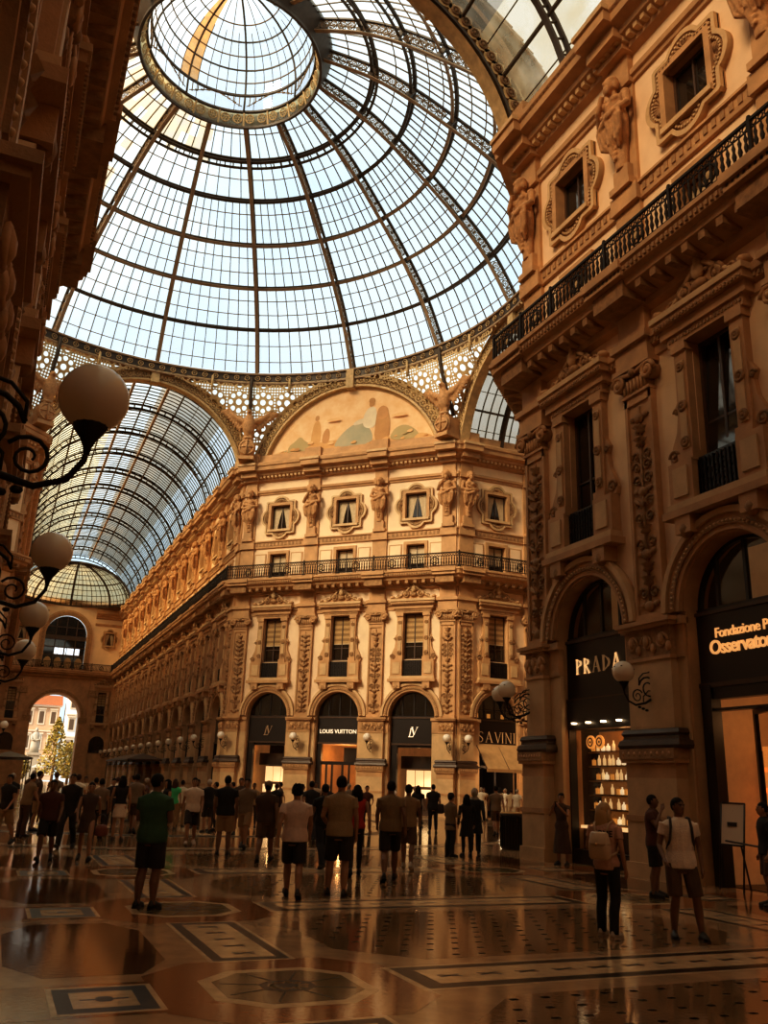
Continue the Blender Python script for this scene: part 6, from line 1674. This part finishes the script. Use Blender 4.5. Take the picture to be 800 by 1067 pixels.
def row(y0, det=True):
    XC = .2
    for sx in (-1, 1):
        c = XC + sx*3.94; oc = XC + sx*5.58
        rect(*sorted((c, XC + sx*7.0)), y0-.66, y0+.50, .0013, F_RED)
        # red surround and olive octagon
        octa(c, y0, 1.22, 1.22, .0016, F_RED, .42); octa(c, y0, .76, .76, .0024, F_LIGHT, .5); octa(c, y0, .64, .63, .0036, F_OLIVE, .5); octa(c, y0, .25, .22, .0048, F_DARK, .5)
        if det:
            for i in range(8):
                a = pi*i/4+.39; poly([(c+.25*cos(a)-.01*sin(a), y0+.25*sin(a)+.01*cos(a)), (c+.64*cos(a)-.01*sin(a), y0+.6*sin(a)+.01*cos(a)), (c+.64*cos(a)+.01*sin(a), y0+.6*sin(a)-.01*cos(a)), (c+.25*cos(a)+.01*sin(a), y0+.25*sin(a)-.01*cos(a))], .0054, F_DARK)
            for i in range(10): cross(c+.15*cos(i*.63), y0+.13*sin(i*.63), .05, .0058, F_LIGHT, i)
        # lengthwise band
        rect(c-.46, c+.46, y0+1.18, y0+3.78, .0020, F_LIGHT); rect(c-.41, c+.41, y0+1.24, y0+3.72, .0030, F_DARK); rect(c-.29, c+.29, y0+1.38, y0+3.58, .0042, F_LIGHT)
        for i in range(5): cross(c, y0+1.6+.44*i, .13, .0054)
        # outer column
        rect(oc-.45, oc+.45, y0-.58, y0+.40, .0021, F_LIGHT); rect(oc-.40, oc+.40, y0-.52, y0+.34, .0030, F_DARK); rect(oc-.27, oc+.26, y0-.38, y0+.18, .0040, F_LIGHT); octa(oc, y0-.1, .07, .09, .0052, F_DARK); rect(oc-.2, oc+.2, y0-.12, y0-.08, .0048, F_DARK)
        octa(oc, y0+2.37, .78, 1.55, .0008, F_DKOCT, .42)
    # cross band
    rect(XC-2.78, XC+2.78, y0-.50, y0+.56, .0019, F_LIGHT); rect(XC-2.70, XC+2.70, y0-.44, y0+.50, .0029, F_DARK); rect(XC-2.5, XC+2.5, y0-.27, y0+.34, .0039, F_LIGHT)
    for i in range(-5, 6): cross(XC+.45*i, y0+.03, .13, .0048)
    # big field with dot lattice
    ys, ye = y0+.85, y0+4.15; k = .8
    poly([(XC-2.9+k, ys), (XC+2.9-k, ys), (XC+2.9, ys+k), (XC+2.9, ye-k), (XC+2.9-k, ye), (XC-2.9+k, ye), (XC-2.9, ye-k), (XC-2.9, ys+k)], .0010, F_FIELD)
    if det:
        for i in range(-8, 9):
            for j in range(0, 10):
                x = XC + .33*i + .165*(j % 2); y = ys+.17+.33*j
                if abs(x-XC) < 2.7 - max(0, k-.33*j)-max(0, .33*j-2.5) and y < ye-.1: cross(x, y, .04, .003)
for k in range(-6, 3): row(-31.33 + 5*k, k > -3)
for k in range(0, 12): row(21.0 + 5*k, False)
def ringoct(r0, r1, z, m):
    for i in range(16):
        a, c = 2*pi*i/16+pi/16, 2*pi*(i+1)/16+pi/16
        poly([(r0*cos(a), r0*sin(a)), (r1*cos(a), r1*sin(a)), (r1*cos(c), r1*sin(c)), (r0*cos(c), r0*sin(c))], z, m)
ringoct(0, 16.8, .0011, F_FIELD); ringoct(15.6, 16.4, .0024, F_DARK); ringoct(15.8, 16.2, .0036, F_LIGHT); ringoct(10.4, 11.6, .0024, F_LIGHT); ringoct(10.6, 11.4, .0036, F_DARK); ringoct(5, 6.2, .0024, F_LIGHT); ringoct(5.2, 6, .0036, F_RED); ringoct(0, 2.5, .0024, F_OLIVE)
for i in range(16):
    a = 2*pi*i/16; c, s = cos(a), sin(a); poly([(6.2*c-.35*s, 6.2*s+.35*c), (10.4*c-.35*s, 10.4*s+.35*c), (10.4*c+.35*s, 10.4*s-.35*c), (6.2*c+.35*s, 6.2*s-.35*c)], .003, F_LIGHT)
struct(fl.obj('floor'))

# ------------------------------------------------------------------ the square beyond the arch
E_PINK = mat('palace_wall_pink', (.52, .33, .22), .8, .1, .4); E_TRIM = mat('palace_trim', (.6, .48, .37), .8); E_ROOF = mat('palace_roof_tile', (.30, .09, .035), .8, .2, 3); E_WHITE = mat('palace_wall_white', (.75, .73, .7), .8, .08, .4); E_WIN = mat('palace_window', (.09, .06, .045), .3)
def palace(x0, x1, y, h, wallm, label, floors, cols, roof):
    r = empty('palace', ((x0+x1)/2, y, 0)); tag(r, label, 'building'); w_ = (x1-x0)/2
    b = M(); b.box(-w_, w_, 0, 8, 0, h, wallm)
    for k in range(floors): b.box(-w_-.1, w_+.1, -.25, 0, h*(k+1)/floors-.35, h*(k+1)/floors-.1, E_TRIM)
    b.box(-w_-.3, w_+.3, -.6, 0, h-.3, h, E_TRIM); b.obj('wall', r)
    if roof:
        b = M(); b.add([(-w_-.4, -.8, h), (w_+.4, -.8, h), (w_+.4, 3, h+2.2), (-w_-.4, 3, h+2.2)], [(0, 1, 2, 3)], E_ROOF); b.obj('roof', r)
    for k in range(floors):
        for c in range(cols):
            x = -w_ + 2*w_*(c+.5)/cols; z = h*k/floors; hh = h/floors; ww = 2*w_/cols*.2
            b = M(); b.box(x-ww*1.5, x+ww*1.5, -.12, 0, z+hh*.2, z+hh*.82, E_TRIM); b.box(x-ww, x+ww, -.14, -.1, z+hh*.26, z+hh*.74, E_WIN); b.box(x-ww*1.8, x+ww*1.8, -.35, 0, z+hh*.82, z+hh*.88, E_TRIM); b.obj('window', r)
palace(-9, 4.3, 150, 14.3, E_PINK, 'pink palace with a red tiled roof seen through the far street arch', 3, 6, True)
palace(5.4, 12, 146, 17, E_WHITE, 'bright white building behind the tree on the right of the far street arch', 4, 3, False)
M_MARB = mat('monument_marble', (.36, .33, .28), .6, .08, 2)
r = empty('monument', (-.6, 120, 0)); tag(r, 'white marble robed figure on a tall plinth in the square beyond', 'monument')
b = M(); b.box(-1.4, 1.4, -1.4, 1.4, 0, .8, M_MARB); b.box(-.9, .9, -.9, .9, .8, 4.2, M_MARB); b.box(-1.1, 1.1, -1.1, 1.1, 4.2, 4.6, M_MARB); b.obj('plinth', r)
b = M(); b.loft([ring((0, 0, z), rx, ry, 12) for z, rx, ry in ((4.6, .75, .6), (5.6, .7, .55), (6.6, .6, .45), (7.4, .68, .42), (7.8, .4, .3), (7.95, .18, .18))], M_MARB); b.ell((0, -.05, 8.25), (.26, .28, .36), M_MARB); b.tube([(.6, 0, 7.5), (.65, -.3, 6.7), (.2, -.55, 6.6)], [.22, .18, .14], M_MARB); b.tube([(-.6, 0, 7.5), (-.65, -.3, 6.7), (-.2, -.55, 6.5)], [.22, .18, .14], M_MARB); b.obj('figure', r)
LEAF = [mat('leaf_sunlit', (.26, .21, .04), .6, .3, 4), mat('leaf_green_shaded', (.05, .055, .012), .6, .3, 4), mat('leaf_yellow', (.4, .28, .05), .6, .3, 4)]
BARK = mat('bark', (.10, .055, .025), .9)
def tree(x, y, h, w_, seed, label, conic):
    r = empty('tree', (x, y, 0)); tag(r, label, 'tree', None); q = random.Random(seed)
    b = M(); b.tube([(0, 0, 0), (.05, 0, h*.4), (0, .05, h*.9)], [.22, .16, .05], BARK, 7)
    for i in range(7): a = q.uniform(0, 6.28); b.tube([(0, 0, h*(.25+.08*i)), (w_*.4*cos(a), w_*.4*sin(a), h*(.35+.08*i))], [.08, .03], BARK, 5)
    b.obj('trunk', r)
    b = M()
    for i in range(1500):
        t = q.random(); z = h*(.14+.86*t); rr = w_*((1-t)**.7 if conic else sqrt(max(0, 1-(2*t-.9)**2)))*sqrt(q.random()); a = q.uniform(0, 6.28)
        c = Vector((rr*cos(a), rr*sin(a), z)); u = Vector((q.gauss(0, 1), q.gauss(0, 1), q.gauss(0, 1))).normalized(); v = u.cross(Vector((q.gauss(0, 1), q.gauss(0, 1), .3))).normalized(); s = q.uniform(.12, .26)
        b.add([c-u*s, c+v*s*.6, c+u*s, c-v*s*.6], [(0, 1, 2, 3)], LEAF[0 if a > 2.4 else 1] if q.random() < .7 else LEAF[2 if a > 2.2 else 1])  # sun and shade painted by leaf colour: bright one side, dark the other
    b.obj('foliage', r)
tree(1.55, 100, 9.4, 2.6, 1, 'sunlit yellow green tree in the middle of the far street arch', True)
tree(3.9, 103, 6.2, 1.9, 2, 'darker green tree at the right side of the far street arch', False)
tree(-2.9, 104, 4.2, 1.5, 3, 'low dark bush at the left foot of the far street arch', False)
E_UMB = mat('parasol_white', (.36, .33, .30), .8)
for i, (x, y) in enumerate(((-2.4, 110), (.4, 108), (3.2, 111))):
    r = empty('parasol', (x, y, 0)); tag(r, 'low white parasol in the sunny square beyond the arch, %s of three' % ('left', 'middle', 'right')[i], 'parasol')
    b = M(); b.lathe([(1.5, 2.2), (1.45, 2.35), (.1, 3.0), (0, 3.02)], (0, 0, 0), E_UMB, 12, False); b.obj('canopy', r); b = M(); b.tube([(0, 0, 0), (0, 0, 2.9)], .04, IRON, 6); b.obj('pole', r)
# dark kiosk roofs along the far arcade
for (x0, x1, y0, y1, z, l) in ((4.0, 7.1, 40, 56, 2.95, 'dark flat terrace canopy on the right side of the long arcade'), (-7.1, -3.4, 44, 60, 2.75, 'dark flat terrace canopy on the left side of the long arcade')):
    r = empty('terrace_canopy', ((x0+x1)/2, (y0+y1)/2, 0)); tag(r, l, 'canopy'); w_, d_ = (x1-x0)/2, (y1-y0)/2
    b = M(); b.box(-w_, w_, -d_, d_, z, z+.1, WOOD); b.add([(-w_, -d_, z+.1), (w_, -d_, z+.1), (w_, d_, z+.1), (-w_, d_, z+.1), (0, -d_*.8, z+.6), (0, d_*.8, z+.6)], [(0, 1, 4), (1, 2, 5, 4), (2, 3, 5), (3, 0, 4, 5)], WOOD); b.obj('roof', r)
    for sx in (-1, 1):
        for sy in (-1, 0, 1): b = M(); b.tube([(sx*(w_-.1), sy*(d_-.1), 0), (sx*(w_-.1), sy*(d_-.1), z)], .05, WOOD, 6); b.obj('post', r)

# ------------------------------------------------------------------ street furniture
r = empty('litter_bin', (8.25, -15.6, 0)); tag(r, 'dark ribbed litter bin beside the near right pier', 'bin')
b = M(); b.lathe([(.30, 0), (.33, .05), (.33, .95), (.36, .97), (.36, 1.03), (.28, 1.05), (.26, .9), (0, .88)], (0, 0, 0), BLACK, 22)
for i in range(22): a = 2*pi*i/22; b.box(.335*cos(a)-.012, .335*cos(a)+.012, .335*sin(a)-.012, .335*sin(a)+.012, .08, .93, IRON)
b.obj('body', r)
b = M(); b.torus((0, 0, 1.04), .33, .03, BRASS, 'z', 22, 6); b.obj('rim', r)
r = empty('barrier_post', (6.62, -27.55, 0)); tag(r, 'slim dark barrier post with a shiny base at the right edge', 'barrier')
b = M(); b.tube([(0, 0, .1), (0, 0, 1.0)], .025, BLACK, 8); b.lathe([(0, 0), (.05, 0), (.05, .06), (0, .07)], (0, 0, 1.0), BLACK, 10); b.obj('post', r)
b = M(); b.lathe([(0, 0), (.17, 0), (.17, .02), (.1, .05), (.05, .09), (.035, .14), (0, .15)], (0, 0, 0), CHROME, 18); b.obj('base', r)
b = M(); b.tube([(0, 0, .95), (.1, .75, .9), (.1, 1.55, .95)], .02, BLACK, 6); b.obj('belt', r)
# ------------------------------------------------------------------ people take their places
PO = {}
seen = {}
for key, x, y, h, face, lab, opt in PEOPLE:
    if lab in seen: lab = lab + ', second of two' if seen[lab] == 1 else lab + ', third of three'
    seen[lab] = seen.get(lab, 0) + 1
    PO[key] = put_person(key, lab, (x, y), h, face, 'crowd in the arcade' if key[0] == 'b' else None)
def carried(key, name, label, cat, parts):
    """a bag worn or held: top level, placed in the wearer's frame"""
    src = PO[key]; r = empty(name); r.location = src.location; r.rotation_euler = src.rotation_euler; r.scale = src.scale
    tag(r, label, cat)
    for n, b in parts: b.obj(n, r)
BAGW = mat('bag_white_leather', (.66, .47, .29), .5, .1, 8); BAGD = mat('bag_dark', (.02, .012, .01), .6)
b = M(); rr = []
for z, hx, hy in ((1.0, .12, .05), (1.03, .145, .075), (1.15, .15, .085), (1.28, .135, .075), (1.34, .10, .05)):
    rr.append([(hx*(abs(cos(a))**.5)*(1 if cos(a) > 0 else -1), -.195 + hy*(abs(sin(a))**.5)*(1 if sin(a) > 0 else -1), z) for a in [2*pi*i/20 for i in range(20)]])
b.loft(rr, BAGW)
f = M(); f.loft([ring((0, -.2, z), hx, hy, 16) for z, hx, hy in ((1.19, .155, .1), (1.22, .158, .1), (1.34, .13, .075), (1.36, .11, .05))], BAGW); f.ell((0, -.305, 1.2), (.02, .012, .02), BRASS, 8, 6)
s = M()
for q in (-1, 1): s.tube([(q*.08, -.15, 1.34), (q*.11, -.11, 1.47), (q*.12, .0, 1.51), (q*.13, .12, 1.42), (q*.16, .12, 1.25), (q*.17, 0, 1.1), (q*.12, -.16, 1.04)], .014, BAGW, 6)
tx = link('shirt_lettering', text_mesh('OME', .11, BLACK, .004, 1.0, .003), PO['p_pink']); tx.matrix_local = Matrix.Translation((.06, -.150, 1.335)) @ Matrix.Rotation(pi/2, 4, 'X')
carried('p_pink', 'backpack', 'small cream leather backpack on the back of the blonde woman in pink', 'backpack', [('bag', b), ('flap', f), ('strap', s)])
b = M(); b.ell((0, -.19, 1.2), (.15, .08, .2), BAGD, 14, 10); s = M()
for q in (-1, 1): s.tube([(q*.1, -.14, 1.38), (q*.12, -.05, 1.50), (q*.125, .06, 1.49), (q*.135, .125, 1.38), (q*.15, .11, 1.22), (q*.175, 0, 1.1), (q*.12, -.14, 1.06)], .018, BAGD, 6)
carried('p_whitetee', 'backpack', 'black backpack whose straps show on the man in the white T-shirt', 'backpack', [('bag', b), ('strap', s)])
b = M(); b.box(-.04, .04, .375, .385, 1.4, 1.55, BLACK)
carried('p_dress', 'phone', 'dark phone held up by the woman in the long dress', 'phone', [('case', b)])
b = M(); b.loft([ring((-.33, .02, z), hx, .09, 14) for z, hx in ((.55, .1), (.58, .16), (.72, .15), (.8, .1))], mat('bag_red', (.2, .05, .025), .6)); s = M(); s.torus((-.3, .02, .9), .13, .014, BAGD, 'y', 14, 5)
carried('p_wdress', 'handbag', 'reddish handbag hanging from the arm of the woman in the brown dress', 'bag', [('bag', b), ('handle', s)])
b = M(); b.loft([ring((.26, -.05, z), hx, .1, 14) for z, hx in ((.7, .1), (.74, .17), (1.0, .15), (1.05, .1))], BAGD); s = M(); s.tube([(.24, -.05, 1.04), (.2, -.06, 1.3), (.14, 0, 1.5), (-.02, .12, 1.4)], .014, BAGD, 5)
carried('p_blk1', 'shoulder_bag', 'black shoulder bag of the right one of the couple in black', 'bag', [('bag', b), ('strap', s)])

# ------------------------------------------------------------------ light
wd = bpy.data.worlds.new('World'); SC.world = wd; wd.use_nodes = True
nt = wd.node_tree; bg = nt.nodes['Background']
tc = nt.nodes.new('ShaderNodeTexCoord'); ns = nt.nodes.new('ShaderNodeTexNoise'); ns.inputs['Scale'].default_value = 2.2; ns.inputs['Detail'].default_value = 5
nt.links.new(tc.outputs['Generated'], ns.inputs['Vector'])
cr = nt.nodes.new('ShaderNodeValToRGB'); cr.color_ramp.elements[0].position = .38; cr.color_ramp.elements[1].position = .62
cr.color_ramp.elements[0].color = (.52, .71, .86, 1); cr.color_ramp.elements[1].color = (.76, .86, .92, 1)
nt.links.new(ns.outputs['Fac'], cr.inputs['Fac']); nt.links.new(cr.outputs['Color'], bg.inputs['Color']); bg.inputs['Strength'].default_value = SKY
sl = bpy.data.lights.new('sun', 'SUN'); sl.energy = SUN; sl.color = (1.0, .82, .62); sl.angle = radians(22)
so = bpy.data.objects.new('sun', sl); COL.objects.link(so)
az, el = radians(249), radians(33)   # sun in the south-west
d = Vector((sin(az)*cos(el), cos(az)*cos(el), sin(el))); so.rotation_euler = d.to_track_quat('Z', 'Y').to_euler(); so.location = (-30, -30, 70)
def point(loc, e, c=(1, .55, .25), r=.3):
    l = bpy.data.lights.new('shop_light', 'POINT'); l.energy = e; l.color = c; l.shadow_soft_size = r; o = bpy.data.objects.new('shop_light', l); COL.objects.link(o); o.location = loc
for x in BAYS['NE']: point(F_NE.pt(x, -1.6, 3.2), 70)
point(F_S.pt(-D1, -.95, 3.5), 22); point(F_S.pt(-D1-5, -1.9, 3.4), 12)
point(F_E.pt(-D1, .9, 2.3), 70, (1, .8, .6))

# ------------------------------------------------------------------ camera
cd = bpy.data.cameras.new('camera'); co = bpy.data.objects.new('camera', cd); COL.objects.link(co)
ya, pi_, ro = radians(22.828), radians(17.263), radians(1.953)
Fv = Vector((sin(ya)*cos(pi_), cos(ya)*cos(pi_), sin(pi_))); Rv = Vector((cos(ya), -sin(ya), 0)); Uv = Rv.cross(Fv)
R2v = Rv*cos(ro) + Uv*sin(ro); U2v = -Rv*sin(ro) + Uv*cos(ro)
co.matrix_world = Matrix(((R2v.x, U2v.x, -Fv.x, -6.528), (R2v.y, U2v.y, -Fv.y, -39.85), (R2v.z, U2v.z, -Fv.z, EYE), (0, 0, 0, 1)))
cd.sensor_fit = 'VERTICAL'; cd.sensor_height = 24; cd.lens = 905.016/1067*24; cd.clip_end = 500; cd.clip_start = .05
SC.camera = co

SC.cycles.use_denoising = True
SC.cycles.max_bounces = 8; SC.cycles.transparent_max_bounces = 16; SC.cycles.caustics_reflective = False; SC.cycles.caustics_refractive = False
SC.cycles.sample_clamp_indirect = 4
vs = SC.view_settings; vs.view_transform = 'Standard'; vs.look = 'None'; vs.exposure = EXPO; vs.gamma = 1.0
vs.use_curve_mapping = True; cm = vs.curve_mapping
for ci, pts in ((0, [(.1, .108), (.5, .51)]), (1, [(.03, .0275), (.1, .094), (.4, .384)]), (2, [(.05, .035), (.12, .091), (.35, .305), (.7, .70)]), (3, [(.04, .032), (.18, .178), (.5, .56)])):
    for p in pts: cm.curves[ci].points.new(*p)
cm.update()
